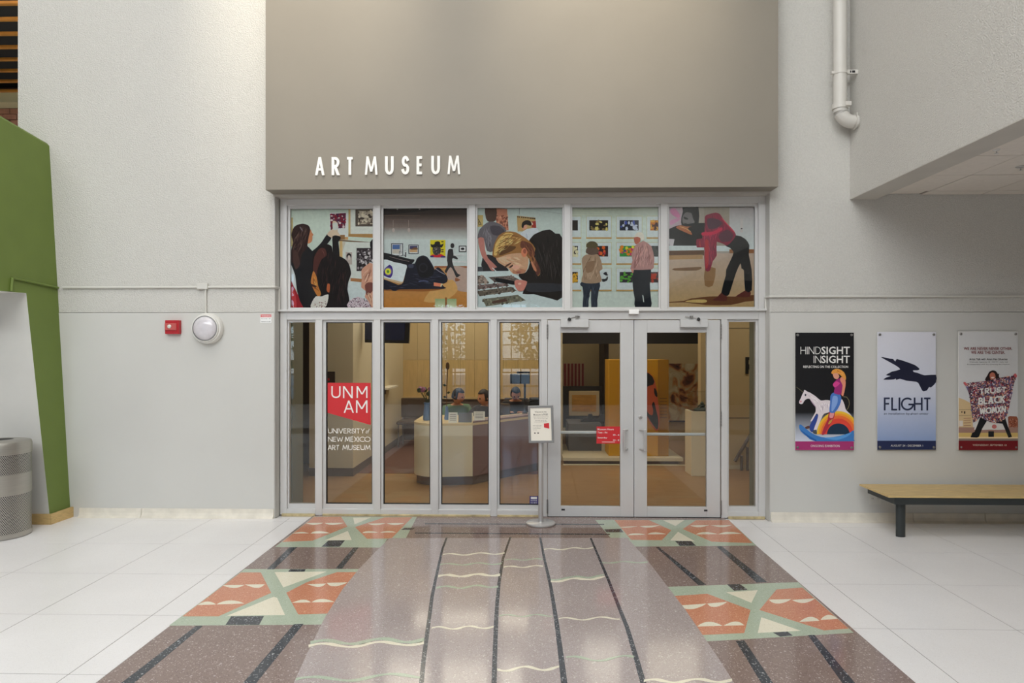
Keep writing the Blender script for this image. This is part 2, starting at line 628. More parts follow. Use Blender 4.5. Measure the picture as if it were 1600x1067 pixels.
def stroke_text(bm, s, bx0, put, wd, gap=.2, depth=None):
    """s fitted into the box bx0 = (x0, z0, x1, z1) of the plane that put maps"""
    ps = stroke_layout(s, gap)
    X = [p[0] for q in ps for p in q]
    Y = [p[1] for q in ps for p in q]
    x0, z0, x1, z1 = bx0
    h = wd / 2
    cut = []
    for q in ps:
        cur = [q[0]]
        for i in range(1, len(q)):
            cur.append(q[i])
            if i < len(q) - 1:
                d1, d2 = Vector(q[i]) - Vector(q[i - 1]), Vector(q[i + 1]) - Vector(q[i])
                if d1.length > .3 and d2.length > .3 and d1.normalized().dot(d2.normalized()) < -.3:
                    cut.append(cur)
                    cur = [q[i]]
        cut.append(cur)
    ps = cut
    sx = (x1 - x0 - wd) / max(max(X) - min(X), 1e-6)
    sy = (z1 - z0 - wd) / max(max(Y) - min(Y), 1e-6)
    # flat ends: vertical strokes run the whole height
    for k_, q in enumerate(ps):
        pts = [(x0 + h + (p[0] - min(X)) * sx, z0 + h + p[1] * sy) for p in q]

        def ext(a, b):
            d = Vector(a) - Vector(b)
            if d.length < 1e-9:
                return a
            d = d.normalized()
            if abs(d.y) > .75:
                return (a[0] + d.x * h, a[1] + d.y * h)
            return a
        dd = Vector(pts[-1]) - Vector(pts[0])
        lf = Vector((0, -.00025 * (k_ % 4), 0))
        if len(pts) == 2 and abs(dd.y) > .6 * dd.length:
            # straight stem: flat level ends
            lo, hi = (pts[0], pts[1]) if pts[0][1] < pts[1][1] else (pts[1], pts[0])
            hw = h * dd.length / abs(dd.y)
            zb = z0 if lo[1] < z0 + h * 1.05 else lo[1]
            zt = z1 if hi[1] > z1 - h * 1.05 else hi[1]
            quad = [put(*v) + lf for v in ((lo[0] - hw, zb), (lo[0] + hw, zb), (hi[0] + hw, zt), (hi[0] - hw, zt))]
            if depth:
                prism(bm, quad, depth)
            else:
                bm.faces.new([bm.verts.new(v) for v in quad])
            continue
        if (Vector(pts[0]) - Vector(pts[-1])).length > 1e-6:
            pts[0] = ext(pts[0], pts[1])
            pts[-1] = ext(pts[-1], pts[-2])
        ribbon(bm, pts, wd, put, depth, Vector((0, -.00025 * (k_ % 4), 0)))
    return bm


def font_text(bm, s, bx0, put, bold=0.0, shear=0.0):
    cu = bpy.data.curves.new('t', 'FONT')
    cu.body, cu.size, cu.offset, cu.shear = s, 1.0, bold, shear
    cu.resolution_u = 2
    cu.fill_mode = 'FRONT'
    ob = bpy.data.objects.new('t', cu)
    me = bpy.data.meshes.new_from_object(ob)
    vs = [v.co.copy() for v in me.vertices]
    if vs:
        X, Y = [v.x for v in vs], [v.y for v in vs]
        x0, z0, x1, z1 = bx0
        sx, sy = (x1 - x0) / (max(X) - min(X)), (z1 - z0) / (max(Y) - min(Y))
        nv = [bm.verts.new(put(x0 + (v.x - min(X)) * sx, z0 + (v.y - min(Y)) * sy)) for v in vs]
        for p in me.polygons:
            try:
                bm.faces.new([nv[i] for i in p.vertices])
            except ValueError:
                pass
    bpy.data.objects.remove(ob)
    bpy.data.curves.remove(cu)
    bpy.data.meshes.remove(me)
    return bm


def pbox(px0, py0, px1, py1, Y):
    """pixel box -> (x0, z0, x1, z1) on the plane Y"""
    a, b = P(px0, (py0 + py1) / 2, Y), P(px1, (py0 + py1) / 2, Y)
    m = (px0 + px1) / 2
    return (a.x, P(m, py1, Y).z, b.x, P(m, py0, Y).z)


def onY(Y):
    return lambda x, z: Vector((x, Y, z))


# ------------------------------------------------------------------ printed pictures: flat ink shapes on a flat sheet
def smoothpoly(pts, it=2):
    for _ in range(it):
        out = []
        n = len(pts)
        for i in range(n):
            a, b = pts[i], pts[(i + 1) % n]
            out.append((a[0] * .75 + b[0] * .25, a[1] * .75 + b[1] * .25))
            out.append((a[0] * .25 + b[0] * .75, a[1] * .25 + b[1] * .75))
        pts = out
    return pts


def spline(pts, m=3):
    """closed curve through the points"""
    out = []
    n = len(pts)
    for i in range(n):
        p0, p1, p2, p3 = pts[i - 1], pts[i], pts[(i + 1) % n], pts[(i + 2) % n]
        for k in range(m):
            t = k / m
            out.append(tuple(.5 * (2 * b + (c - a) * t * .8 + (2 * a * .8 - (6 - .8) * b + (6 - 1.6) * c - .8 * d) * t * t + (-.8 * a + (4 - .8) * b - (4 - .8) * c + .8 * d) * t ** 3)
                             for a, b, c, d in zip(p0, p1, p2, p3)))
    return out


def inside(p, poly):
    c = False
    n = len(poly)
    for i in range(n):
        (x1, y1), (x2, y2) = poly[i], poly[(i + 1) % n]
        if (y1 > p[1]) != (y2 > p[1]) and p[0] < (x2 - x1) * (p[1] - y1) / (y2 - y1) + x1:
            c = not c
    return c


class Print:
    """a picture printed on a flat sheet: every ink shape is a flat polygon a tenth of a millimetre over the one below"""

    def __init__(s, Y, ox, oy, sc, clip=None, k=1.0):
        s.bm = BM()
        s.cl = s.bm.loops.layers.float_color.new('Col')
        s.Y, s.ox, s.oy, s.sc, s.k, s.n = Y, ox, oy, sc, k, 0
        s.clip = clip

    def to(s, u, v):
        if s.clip:
            u = min(max(u, s.clip[0]), s.clip[2])
            v = min(max(v, s.clip[1]), s.clip[3])
        return P(s.ox + u / s.sc, s.oy + v / s.sc, s.Y - .00012 * s.n)

    def face(s, pts, cols):
        try:
            f = s.bm.faces.new([s.bm.verts.new(s.to(*p)) for p in pts])
        except ValueError:
            return
        f.normal_update()
        if f.normal.y > 0:
            f.normal_flip()
        # colours follow the vertices
        look = {}
        for v, c in zip(pts, cols):
            look[tuple(round(x, 5) for x in s.to(*v))] = c
        for lp in f.loops:
            c = look.get(tuple(round(x, 5) for x in lp.vert.co), cols[0])
            lp[s.cl] = (*[min(1, x * s.k) for x in lin(c)], 1)

    def poly(s, c, pts, sm=2):
        s.n += 1
        q = spline(pts, 2 if sm == 1 else 3) if sm else pts
        s.face(q, [c] * len(q))

    def strokes(s, cols, region, n, ang, ln, wd, seed=1, bend=.25):
        """brush-like streaks inside a region (hair, cloth folds)"""
        rnd = random.Random(seed)
        xs, ys = [p[0] for p in region], [p[1] for p in region]
        s.n += 1
        k = tries = 0
        while k < n and tries < n * 15:
            tries += 1
            p = (rnd.uniform(min(xs), max(xs)), rnd.uniform(min(ys), max(ys)))
            a = radians(ang + rnd.uniform(-14, 14))
            L = ln * rnd.uniform(.6, 1.2)
            b = a + rnd.uniform(-bend, bend)
            m = (p[0] + L / 2 * cos(a), p[1] + L / 2 * sin(a))
            e = (m[0] + L / 2 * cos(b), m[1] + L / 2 * sin(b))
            if not (inside(p, region) and inside(m, region) and inside(e, region)):
                continue
            k += 1
            s.n += .1
            w_ = wd * rnd.uniform(.6, 1.3) / 2
            n1 = (-sin(a) * w_, cos(a) * w_)
            s.face([p, (m[0] + n1[0], m[1] + n1[1]), e, (m[0] - n1[0], m[1] - n1[1])], [rnd.choice(cols)] * 4)

    def rect(s, c, x0, y0, x1, y1):
        s.n += 1
        s.face([(x0, y0), (x1, y0), (x1, y1), (x0, y1)], [c] * 4)

    def grad(s, c0, c1, x0, y0, x1, y1):
        s.n += 1
        s.face([(x0, y0), (x1, y0), (x1, y1), (x0, y1)], [c0, c0, c1, c1])

    def ell(s, c, cx, cy, rx, ry, a0=0, a1=360, n=22):
        s.n += 1
        p = arc(cx, cy, rx, ry, a0, a1, n)
        if a1 - a0 >= 360:
            p = p[:-1]
        s.face(p, [c] * len(p))

    def line(s, c, pts, wd):
        s.n += 1
        for a, b in zip(pts, pts[1:]):
            d = (Vector(b) - Vector(a))
            if d.length < 1e-6:
                continue
            d.normalize()
            nn = Vector((-d.y, d.x)) * wd / 2
            s.face([tuple(Vector(a) + nn), tuple(Vector(b) + nn), tuple(Vector(b) - nn), tuple(Vector(a) - nn)], [c] * 4)

    def speck(s, cols, region, n, lo, hi, seed=1):
        rnd = random.Random(seed)
        xs, ys = [p[0] for p in region], [p[1] for p in region]
        s.n += 1
        k = tries = 0
        while k < n and tries < n * 12:
            tries += 1
            p = (rnd.uniform(min(xs), max(xs)), rnd.uniform(min(ys), max(ys)))
            if not inside(p, region):
                continue
            k += 1
            s.n += .03
            a, b, t = rnd.uniform(lo, hi), rnd.uniform(lo, hi), rnd.uniform(0, pi)
            q = [(p[0] + a * cos(t + i * pi / 2.5) , p[1] + b * sin(t + i * pi / 2.5)) for i in range(5)]
            s.face(q, [rnd.choice(cols)] * 5)

    def done(s, name, parent, m='print'):
        return obj(name, s.bm, m, parent)


def R(x0, y0, x1, y1):
    return [(x0, y0), (x1, y0), (x1, y1), (x0, y1)]

# ================================================================== FLOOR
floor = obj('floor', bx(-11.2, 9.2, -7.2, 15.0, -.25, -.012), 'tz_white')
floor['kind'] = 'structure'


def scale_fn(ox, oy, k):
    return lambda pts: [(ox + x / k, oy + y / k) for x, y in pts]


c6, c7, c8, cR = scale_fn(80, 800, 4), scale_fn(400, 790, 3.63636), scale_fn(800, 790, 3.55556), scale_fn(1200, 800, 4)
cn, cm = scale_fn(410, 780, 6.66667), scale_fn(900, 790, 5.33333)
ab = lambda pts: pts


def plate(name, m, pts, level, parent=floor):
    """flush terrazzo piece: a plate whose outline lies on the floor"""
    top = .0005 * level
    vs = [Vector((p[0], min(p[1], YS + .03), top)) for p in pts]
    return obj(name, prism(BM(), vs, (0, 0, -.012 - top)), m, parent)


def inlay(name, m, px, level, sm=0):
    if sm:
        px = smoothpoly(px, sm)
    return plate(name, m, [PZ(*p) for p in px], level)


FX0, FX1 = -2.27, 2.03
plate('terrazzo_field', 'tz_brown', [(FX0, .6), (FX1, .6), (FX1, 6.93), (FX0, 6.93)], 0)
cen = [PZ(*p) for p in ((459, 1067), (480.5, 1020), (507, 966), (535, 921), (561, 889), (585, 864), (609, 841), (980, 840.6), (1012, 876), (1043, 916.6), (1071, 953), (1098, 992.5), (1124, 1031), (1147, 1067))]
cen = [Vector((-.95, .6, 0)), Vector((-1.12, 2.4, 0))] + cen + [Vector((1.05, 2.4, 0)), Vector((.95, .6, 0))]
plate('terrazzo_centre_panel', 'tz_mauve', cen, 4)
inlay('terrazzo_band', 'tz_green', cn([(540, 178), (1610, 183), (1495, 405), (1300, 412), (1245, 503), (130, 498)]), 1)
inlay('terrazzo_band', 'tz_green', cm([(160, 118), (1272, 118), (1503, 332), (475, 341), (435, 272), (290, 270)]), 1)
inlay('terrazzo_band', 'tz_green', [(382.5, 889), (573, 889), (519, 975.6), (264, 977.5)], 1)
inlay('terrazzo_band', 'tz_green', [(1030, 917.4), (1247, 909.5), (1334, 988.7), (1088, 1003)], 1)
pieces = [
    ('tz_orange', cn, [(538, 183), (820, 183), (885, 285), (520, 432), (205, 445)]),
    ('tz_orange', cn, [(1270, 190), (1560, 188), (1345, 408), (1090, 412), (965, 290)]),
    ('tz_cream', cn, [(945, 192), (1130, 190), (960, 262)]),
    ('tz_cream', cn, [(890, 330), (930, 425), (650, 428)]),
    ('tz_black', cn, [(690, 430), (860, 428), (805, 495), (615, 495)]),
    ('tz_black', cn, [(1480, 298), (1590, 298), (1555, 320), (1440, 320)]),
    ('tz_black', cn, [(280, 503), (360, 500), (120, 730), (45, 730)]),
    ('tz_black', cn, [(950, 503), (1003, 503), (830, 722), (762, 722)]),
    ('tz_orange', cm, [(320, 120), (605, 120), (795, 205), (715, 288), (460, 285)]),
    ('tz_orange', cm, [(1000, 122), (1272, 120), (1470, 312), (1130, 300), (890, 195)]),
    ('tz_cream', cm, [(725, 122), (905, 120), (830, 170)]),
    ('tz_cream', cm, [(850, 218), (990, 297), (785, 290)]),
    ('tz_black', cm, [(825, 295), (960, 295), (1000, 335), (865, 335)]),
    ('tz_black', cm, [(235, 198), (375, 193), (395, 222), (255, 222)]),
    ('tz_black', cm, [(665, 345), (690, 345), (1085, 660), (1020, 662)]),
    ('tz_black', cm, [(1170, 340), (1215, 338), (1590, 635), (1505, 640)]),
    ('tz_orange', c6, [(1185, 378), (1310, 378), (1375, 505), (1045, 652), (820, 652)]),
    ('tz_orange', c7, [(460, 378), (600, 378), (445, 612), (240, 618), (172, 495), (290, 435)]),
    ('tz_cream', c7, [(105, 378), (400, 375), (155, 465)]),
    ('tz_cream', ab, [(355, 962), (427.5, 932.5), (433, 934), (445.4, 961)]),
    ('tz_black', c6, [(1125, 652), (1330, 650), (1300, 705), (1090, 705)]),
    ('tz_black', c7, [(195, 362), (282, 362), (275, 375), (182, 375)]),
    ('tz_orange', c8, [(860, 505), (1085, 490), (1325, 580), (1290, 708), (1025, 720)]),
    ('tz_cream', c8, [(1190, 482), (1365, 470), (1330, 540)]),
    ('tz_black', c8, [(1195, 438), (1265, 435), (1310, 468), (1235, 473)]),
    ('tz_orange', ab, [(1186.7, 953), (1213.4, 921), (1253.7, 918), (1326, 982), (1287.5, 985)]),
    ('tz_cream', ab, [(1189.5, 964.4), (1251, 985.5), (1184, 989)]),
    ('tz_black', c8, [(1450, 705), (1530, 700), (1560, 722), (1490, 728)]),
]
for m, fn, pts in pieces:
    inlay({'tz_black': 'black_inlay', 'tz_orange': 'orange_inlay', 'tz_cream': 'cream_inlay'}[m], m, fn(pts), 2)
# black stripes that run on under the viewer
for px, ext in ((c6([(905, 712), (947, 712), (520, 1067), (440, 1067)]), -1.2), (c7([(215, 675), (270, 672), (20, 985), (-55, 985)]), -1.2)):
    pts = [PZ(*p) for p in px]
    d0, d1 = pts[3] - pts[0], pts[2] - pts[1]
    plate('black_inlay', 'tz_black', [pts[0], pts[1], pts[1] + d1 * 2.2, pts[0] + d0 * 2.2], 2)
for px in ([(1149.6, 1001.5), (1162.8, 1000.4), (1207.8, 1067), (1189.5, 1067)], [(1262.5, 992.5), (1272.5, 992), (1336, 1067), (1316, 1067)]):
    pts = [PZ(*p) for p in px]
    d0, d1 = pts[3] - pts[0], pts[2] - pts[1]
    plate('black_inlay', 'tz_black', [pts[0], pts[1], pts[1] + d1 * 2.2, pts[0] + d0 * 2.2], 2)
moons = [
    (cn, (455, 248), (635, 246), 20), (cn, (650, 248), (850, 246), 20), (cn, (315, 358), (485, 356), -15), (cn, (500, 358), (705, 355), -24),
    (cn, (1095, 254), (1280, 250), 18), (cn, (1295, 250), (1480, 248), 20), (cn, (1040, 352), (1205, 348), -18), (cn, (1225, 348), (1390, 345), -15),
    (cm, (365, 178), (515, 172), 8), (cm, (530, 172), (700, 163), 15), (cm, (430, 248), (580, 242), -14), (cm, (595, 240), (750, 238), -16),
    (cm, (950, 165), (1110, 162), 16), (cm, (1120, 165), (1298, 162), 16), (cm, (1000, 240), (1180, 238), -18), (cm, (1185, 240), (1380, 235), -18),
    (c6, (1070, 458), (1207, 456), 18), (c6, (1210, 454), (1335, 452), 22), (c6, (915, 582), (1030, 578), -20), (c6, (1034, 578), (1207, 572), -22),
    (c7, (290, 447), (398, 443), 18), (c7, (402, 440), (520, 436), 20), (c7, (205, 552), (312, 550), -16), (c7, (316, 550), (445, 548), -18),
    (c8, (935, 555), (1080, 545), 25), (c8, (1085, 545), (1195, 535), 22), (c8, (1030, 672), (1168, 668), -24), (c8, (1174, 668), (1290, 665), -22),
    (cR, (5, 548), (145, 545), 26), (cR, (150, 550), (293, 540), 24), (cR, (195, 688), (322, 680), -28), (cR, (328, 675), (435, 668), -28)]
for fn, a, b, h in moons:
    pk = random.uniform(.38, .62)
    n = 9
    up = [(a[0] + (b[0] - a[0]) * t / n, a[1] + (b[1] - a[1]) * t / n) for t in range(n + 1)]
    lo = [(x, y + h * (sin(pi * (t / n) ** (math.log(.5) / math.log(pk))) ** .8 if 0 < t < n else 0)) for t, (x, y) in enumerate(up)]
    inlay('wave_inlay', 'tz_cream', fn(up + lo[::-1][1:-1]), 3)
# long black lines of the centre panel
for pts in (
        [(698, 840, 3), (691, 859, 3.4), (686, 881, 4), (680, 908, 4.6), (675, 933, 5.4), (668.5, 982, 6.4), (662, 1030, 7), (658.5, 1067, 7.5)],
        [(797.5, 839.5, 3), (791, 858, 3.4), (786, 873, 4), (779.8, 911, 5), (777, 940, 5.8), (775.2, 969, 6.6), (773.3, 1020, 7.4), (772, 1067, 8)],
        [(844, 840, 3.2), (850.6, 874, 4), (855, 893, 4.6), (860.5, 916.6, 5.2), (865, 944, 6), (870, 975.6, 7), (876.5, 1025, 8.6), (881.5, 1067, 10)],
        [(923, 841, 3), (931, 860, 3.4), (940.6, 883, 4), (950, 905, 4.6), (960, 930.6, 5.2), (969.5, 955, 6), (980, 981, 6.8), (993, 1025, 8), (1005, 1067, 9.5)]):
    P0 = [PZ(x - w_ / 2, y) for x, y, w_ in pts]
    P1 = [PZ(x + w_ / 2, y) for x, y, w_ in pts]
    e0, e1 = (P0[-1] - P0[-2]) * 4, (P1[-1] - P1[-2]) * 4
    plate('black_line_inlay', 'tz_black', P0 + [P0[-1] + e0, P1[-1] + e1] + P1[::-1], 5)


def wave(m, x0, y0, x1, y1, amp, th, cyc=2.0, ph=0.0, n=26):
    up, lo = [], []
    for i in range(n + 1):
        t = i / n
        x, y = x0 + (x1 - x0) * t, y0 + (y1 - y0) * t + amp * sin(2 * pi * cyc * t + ph)
        k = th * (.55 + .45 * sin(2 * pi * cyc * t + ph + 2.0) ** 2) / 2
        up.append((x, y - k))
        lo.append((x, y + k))
    inlay('wave_line_inlay', m, up + lo[::-1], 6)


wave('tz_cream', 692, 867, 788.5, 864.5, 1.4, 2.0, 2, 3.4)
wave('tz_green', 687.5, 882.5, 783.8, 880.5, 1.4, 2.2, 2, 3.2)
wave('tz_cream', 684.5, 900.5, 781.5, 898, 1.6, 3.8, 2, 3.0)
wave('tz_green', 681.5, 918.5, 778.5, 916, 1.9, 3.0, 2, 2.8)
wave('tz_cream', 674.5, 982, 771.5, 980, 2.0, 2.8, 2, 3.4)
wave('tz_green', 790.5, 875, 847.5, 874, 1.0, 1.8, 1.5, 3.2)
wave('tz_cream', 787, 886.3, 848.5, 885, 1.2, 2.0, 1.5, 3.2)
wave('tz_green', 780, 962.5, 863, 962, 1.6, 2.2, 1.8, 3.0)
wave('tz_cream', 776.8, 1046, 873.7, 1044, 3.0, 4.2, 1.6, .2)
wave('tz_cream', 850, 859, 927, 856, 1.1, 1.8, 2, 3.4)
wave('tz_green', 860.5, 905.5, 944, 899.5, 1.6, 3.0, 1.6, .4)
wave('tz_cream', 860.5, 908, 945, 902.5, 1.6, 3.4, 1.6, .4)
wave('tz_cream', 873, 967.8, 968.5, 965.8, 2.0, 2.2, 1.7, 3.6)
wave('tz_green', 884.4, 1030, 990.5, 1028.5, 3.6, 3.6, 1.3, 3.9)
wave('tz_green', 941, 879, 1012, 878.5, 1.0, 2.0, 1.5, .2)
wave('tz_cream', 1006, 1065, 1144, 1063.5, 2.6, 4.6, 2, 3.4)
wave('tz_green', 485, 1005, 662.7, 1000, 3.4, 6.0, 2, 3.2)
wave('tz_cream', 482, 1010, 662.5, 1004.5, 3.2, 4.6, 2, 3.2)
wave('tz_green', 462, 1063, 656, 1056, 4.0, 5.0, 1.6, 3.4)
# lines of the band that crosses in front of the doors
for a, b, th in (((664, 818.2), (944, 819.4), 1.5), ((648, 832.8), (953, 834.8), 1.5)):
    inlay('grey_line_inlay', 'tz_black', [(a[0], a[1] - th / 2), (b[0], b[1] - th / 2), (b[0], b[1] + th / 2), (a[0], a[1] + th / 2)], 2)

# white tiles: one mesh, shared
TS, J = .7885, .0045
tile_me = None


def tile(x0, x1, y0, y1):
    bm = bx(x0 + J / 2, x1 - J / 2, y0 + J / 2, y1 - J / 2, -.012, .0003)
    obj('tile', bm, 'tz_white', floor)


bm = BM()
box(bm, -9.2, FX0, -.6, 6.78, -.012, -.0011)
box(bm, FX1, 8.9, -.6, 6.78, -.012, -.0011)
obj('tile_joint', bm, 'tile_joint', floor)
for side, xl, yl, xe in ((-1, -2.478, 6.645, FX0), (1, 2.255, 6.555, FX1)):
    xs = [xe, xl] + [xl + side * TS * k for k in range(1, 9)]
    ys = [YW] + [yl - TS * k for k in range(9)]
    for i in range(len(xs) - 1):
        for j in range(len(ys) - 1):
            tile(min(xs[i], xs[i + 1]), max(xs[i], xs[i + 1]), ys[j + 1], ys[j])

# ================================================================== WALLS OF THE HALL
XOL, XOR = XA(428.5, YW), XA(1203.7, YW)
XWL = XA(28, YW)
ZT = ZA(308.5, YS)                                       # top of the storefront
zsl, zsr = P(250, 488, YW).z, P(1250, 487.5, YW).z
XBH = P(1328, 311, YW).x
ZBH = P(1328, 311, YW).z
wl_ = obj('wall_left', bx(XWL, XOL, YW, YW + .42, zsl, ZC), 'stucco', kind='structure')
obj('plaster_panel', bx(XWL, XOL, YW - .005, YW + .42, -.01, zsl - .004), 'smooth', wl_)
wr_ = obj('wall_right', bx(XOR, 9.2, YW, YW + .42, zsr, ZC), 'stucco', kind='structure')
obj('plaster_panel', bx(XOR, 9.2, YW - .005, YW + .42, -.01, zsr - .004), 'smooth', wr_)
wh_ = obj('wall_header', bx(XOL, XOR, YW, YW + .42, ZT, ZC), 'lintel', kind='structure')
obj('trim_1', bx(XA(415, YB), XA(1216, YB), YB, YW, ZA(294, YB), ZC), 'grey_box', kind='structure')
ZCT = P(1440, 306.8, YW).z + .01                         # ceiling over the bench
obj('wall_bulkhead', bx(XBH, XBH + .26, -7.0, YW, ZBH, ZC), 'stucco', kind='structure')
obj('trim_2', bx(XBH + .001, XBH + .26, -7.0, YW - .001, ZBH - .006, ZBH), 'lintel', kind='structure')

obj('plaster_reveal', bx(XOL - .002, XOL + .006, YW + .002, YS + .12, .0, ZT), 'smooth', wl_)
obj('plaster_reveal', bx(XOR - .006, XOR + .002, YW + .002, YS + .12, .0, ZT), 'smooth', wr_)


def cove(x0, x1):
    pts = [Vector((x0, y, z)) for y, z in ((YW, .095), (YW - .014, .095), (YW - .017, .05), (YW - .026, .02), (YW - .05, .0006), (YW, .0006))]
    return prism(BM(), pts, (x1 - x0, 0, 0))


bl = struct('baseboard_left')
for a, b in ((-4.69, XA(222, YW)), (XA(222, YW) + .004, XOL)):
    obj('base_segment', cove(a, b), 'cove', bl)
br_ = struct('baseboard_right')
for a, b in ((XOR, XA(1425, YW)), (XA(1425, YW) + .006, XA(1537, YW)), (XA(1537, YW) + .008, 8.9)):
    obj('base_segment', cove(a, b), 'cove', br_)

# ceiling over the bench: lay-in tiles on a grid
cr = struct('ceiling_right')
obj('ceiling_void', bx(XBH + .26, 9.2, -7.0, YW, ZCT + .10, ZCT + .2), 'ceil_dark', cr)
CX = [XBH + .265, P(1438, 305, YW).x] + [P(1438, 305, YW).x + .603 * k for k in range(1, 9)]
CY = [YW - .004, 6.62] + [6.62 - .603 * k for k in range(1, 14)]
for i in range(len(CX) - 1):
    for j in range(len(CY) - 1):
        dz = .012 if (i, j) == (0, 0) else random.uniform(-.001, .002)
        e = .006
        bm = bx(CX[i] + e, CX[i + 1] - e, CY[j + 1] + e, CY[j] - e, ZCT + .004 + dz, ZCT + .02 + dz)
        obj('ceiling_tile', bm, 'ceil_tile', cr)
for x in CX[1:-1]:
    obj('grid_runner', bx(x - .0125, x + .0125, CY[-1], YW - .003, ZCT + .012, ZCT + .03), 'ceil_grid', cr)
for y in CY[1:-1]:
    obj('grid_runner', bx(CX[0], CX[-1], y - .0125, y + .0125, ZCT + .010, ZCT + .028), 'ceil_dark', cr)
for k, (px, py, lab) in enumerate(((1595, 261, 'chrome fire sprinkler head in the ceiling over the bench, nearer the frame edge'), (1557, 234, 'smaller white sprinkler head in the tile ceiling, nearer the viewer'))):
    c = PZ(px, py, ZCT)
    s = thing('sprinkler_head', lab, 'sprinkler', c, 'sprinklers over the bench')
    obj('escutcheon', lathe(BM(), [(.012, -.012), (.034 - .012 * k, -.004), (.036 - .012 * k, .004)], c, 20), 'steel' if k == 0 else 'white_paint', s, smooth=True)
    obj('deflector', lathe(BM(), [(.004, -.012), (.004, -.026), (.016, -.028), (.016, -.03)][::-1], c, 14), 'steel', s, smooth=True)

# rest of the hall, out of the frame
obj('wall_far_left', bx(-11.3, -11.0, -7.2, 15, 0, ZC), 'rear', kind='structure')
obj('wall_far_right', bx(9.0, 9.3, -7.2, YW, 0, ZC), 'hall', kind='structure')
obj('ceiling', bx(-11.3, XBH + .3, -7.2, YW + .4, ZC, ZC + .2), 'hall', kind='structure')
wins = [(-9.5, -7.5, .15, 4.2), (-3.05, -2.0, .15, 3.2), (-.85, .35, .15, 3.2)]
bm = BM()
xs = [-11.3] + [v for q in wins for v in q[:2]] + [9.3]
for a, b in zip(xs[0::2], xs[1::2]):
    box(bm, a, b, -7.2, -7.0, 0, ZC)
for a, b, z0, z1 in wins:
    box(bm, a, b, -7.2, -7.0, 0, z0)
    box(bm, a, b, -7.2, -7.0, z1, ZC)
obj('wall_rear', bm, 'rear', kind='structure')
for i, (a, b, z0, z1) in enumerate(wins):
    wv = struct('window_%d' % (i + 2), (a, -7.05, z0))
    nx = max(2, round((b - a) / .31))
    bm = BM()
    for k in range(nx + 1):
        x = a + (b - a) * k / nx
        box(bm, x - .018, x + .018, -7.12, -7.02, z0, z1)
    obj('mullion', bm, 'win_frame', wv)
    nz = round((z1 - z0) / .42)
    for k in range(nz + 1):
        z = z0 + (z1 - z0) * k / nz
        obj('transom_bar', bx(a, b, -7.12, -7.02, z - .02, z + .02), 'win_frame', wv)
    obj('green_beam', bx(a, b, -7.13, -7.01, 1.14, 1.42), 'win_green', wv)
    obj('pane', bx(a, b, -7.075, -7.069, z0, z1), 'glass', wv)
obj('ground', bx(-30, 30, -32, -7.2, -.3, -.02), 'ground', kind='structure')
for i, (x, y, h, c_, lab) in enumerate(((-3.2, -12.5, 4.4, 'fo_light', 'light green tree outside the middle rear window'), (.9, -11.5, 4.0, 'fo_green', 'mid green tree outside the narrow rear window'),
                                       (-8.5, -13, 5.0, 'fo_green', 'tall green tree outside the far rear window'), (5.8, -12, 4.6, 'fo_light', 'pale green tree outside the wide rear window'))):
    t = thing('courtyard_tree', lab, 'tree', (x, y, -.02), 'trees in the courtyard behind the viewer')
    obj('trunk', tube(BM(), [(x, y, -.02), (x + .05, y, h * .35), (x, y + .05, h * .6)], [.14, .1, .05], 10), 'trunk', t, smooth=True)
    bm = BM()
    rnd = random.Random(i)
    for k in range(900):
        d = Vector((rnd.gauss(0, 1), rnd.gauss(0, 1), rnd.gauss(0, 1))).normalized() * rnd.uniform(.4, 1) ** .5
        p = Vector((x + d.x * 1.7, y + d.y * 1.5, h * .62 + d.z * h * .4))
        a = Vector((rnd.gauss(0, 1), rnd.gauss(0, 1), rnd.gauss(0, 1))).normalized() * .11
        b = a.cross(Vector((rnd.gauss(0, 1), rnd.gauss(0, 1), rnd.gauss(0, 1)))).normalized() * .07
        bm.faces.new([bm.verts.new(p + v) for v in (a, b, -a, -b)])
    obj('foliage', bm, c_, t)['kind'] = 'stuff'

# upper left: slatted ceiling and brick wall of the next room
cl_ = obj('ceiling_left', bx(-11.0, XWL + .4, YW + .5, 11.0, 5.82, 5.95), 'ceil_dark', kind='structure')
for k in range(-2, 9):
    y = 7.65 + .353 * k
    if y > YW + .45 and y < 9.95:
        obj('slat', bx(-10.9, XWL + .05 if k else XWL - .22, y - .026, y + .026, 5.64, 5.678, bev=.008), 'slat', cl_)
wf = obj('wall_far', bx(-11.0, -5.0, 10.05, 10.25, 2.0, 5.9), 'mortar', kind='structure')
obj('beam', bx(-11.0, -5.0, 9.80, 10.05, 5.50, 5.66), 'beam', wf)
bme = None
for r_ in range(18):
    for k in range(8):
        x = -8.9 + k * .213 + (.106 if r_ % 2 else 0)
        z = 5.41 - r_ * .089
        me_b = bx(x, x + .203, 10.03, 10.06, z, z + .079, bev=.003)
        obj('brick', me_b, 'brick', wf)

# green enclosure that leans out of the left wall
A_, B_, C_ = P(77, 228, YW), P(111, 806, YW), PZ(79, 819)
gn = (B_ - A_).cross(C_ - A_).normalized()


def ip(px, py):
    d = Vector(ray(px, py))
    o = Vector((0, 0, HC))
    return o + d * ((A_ - o).dot(gn) / d.dot(gn))


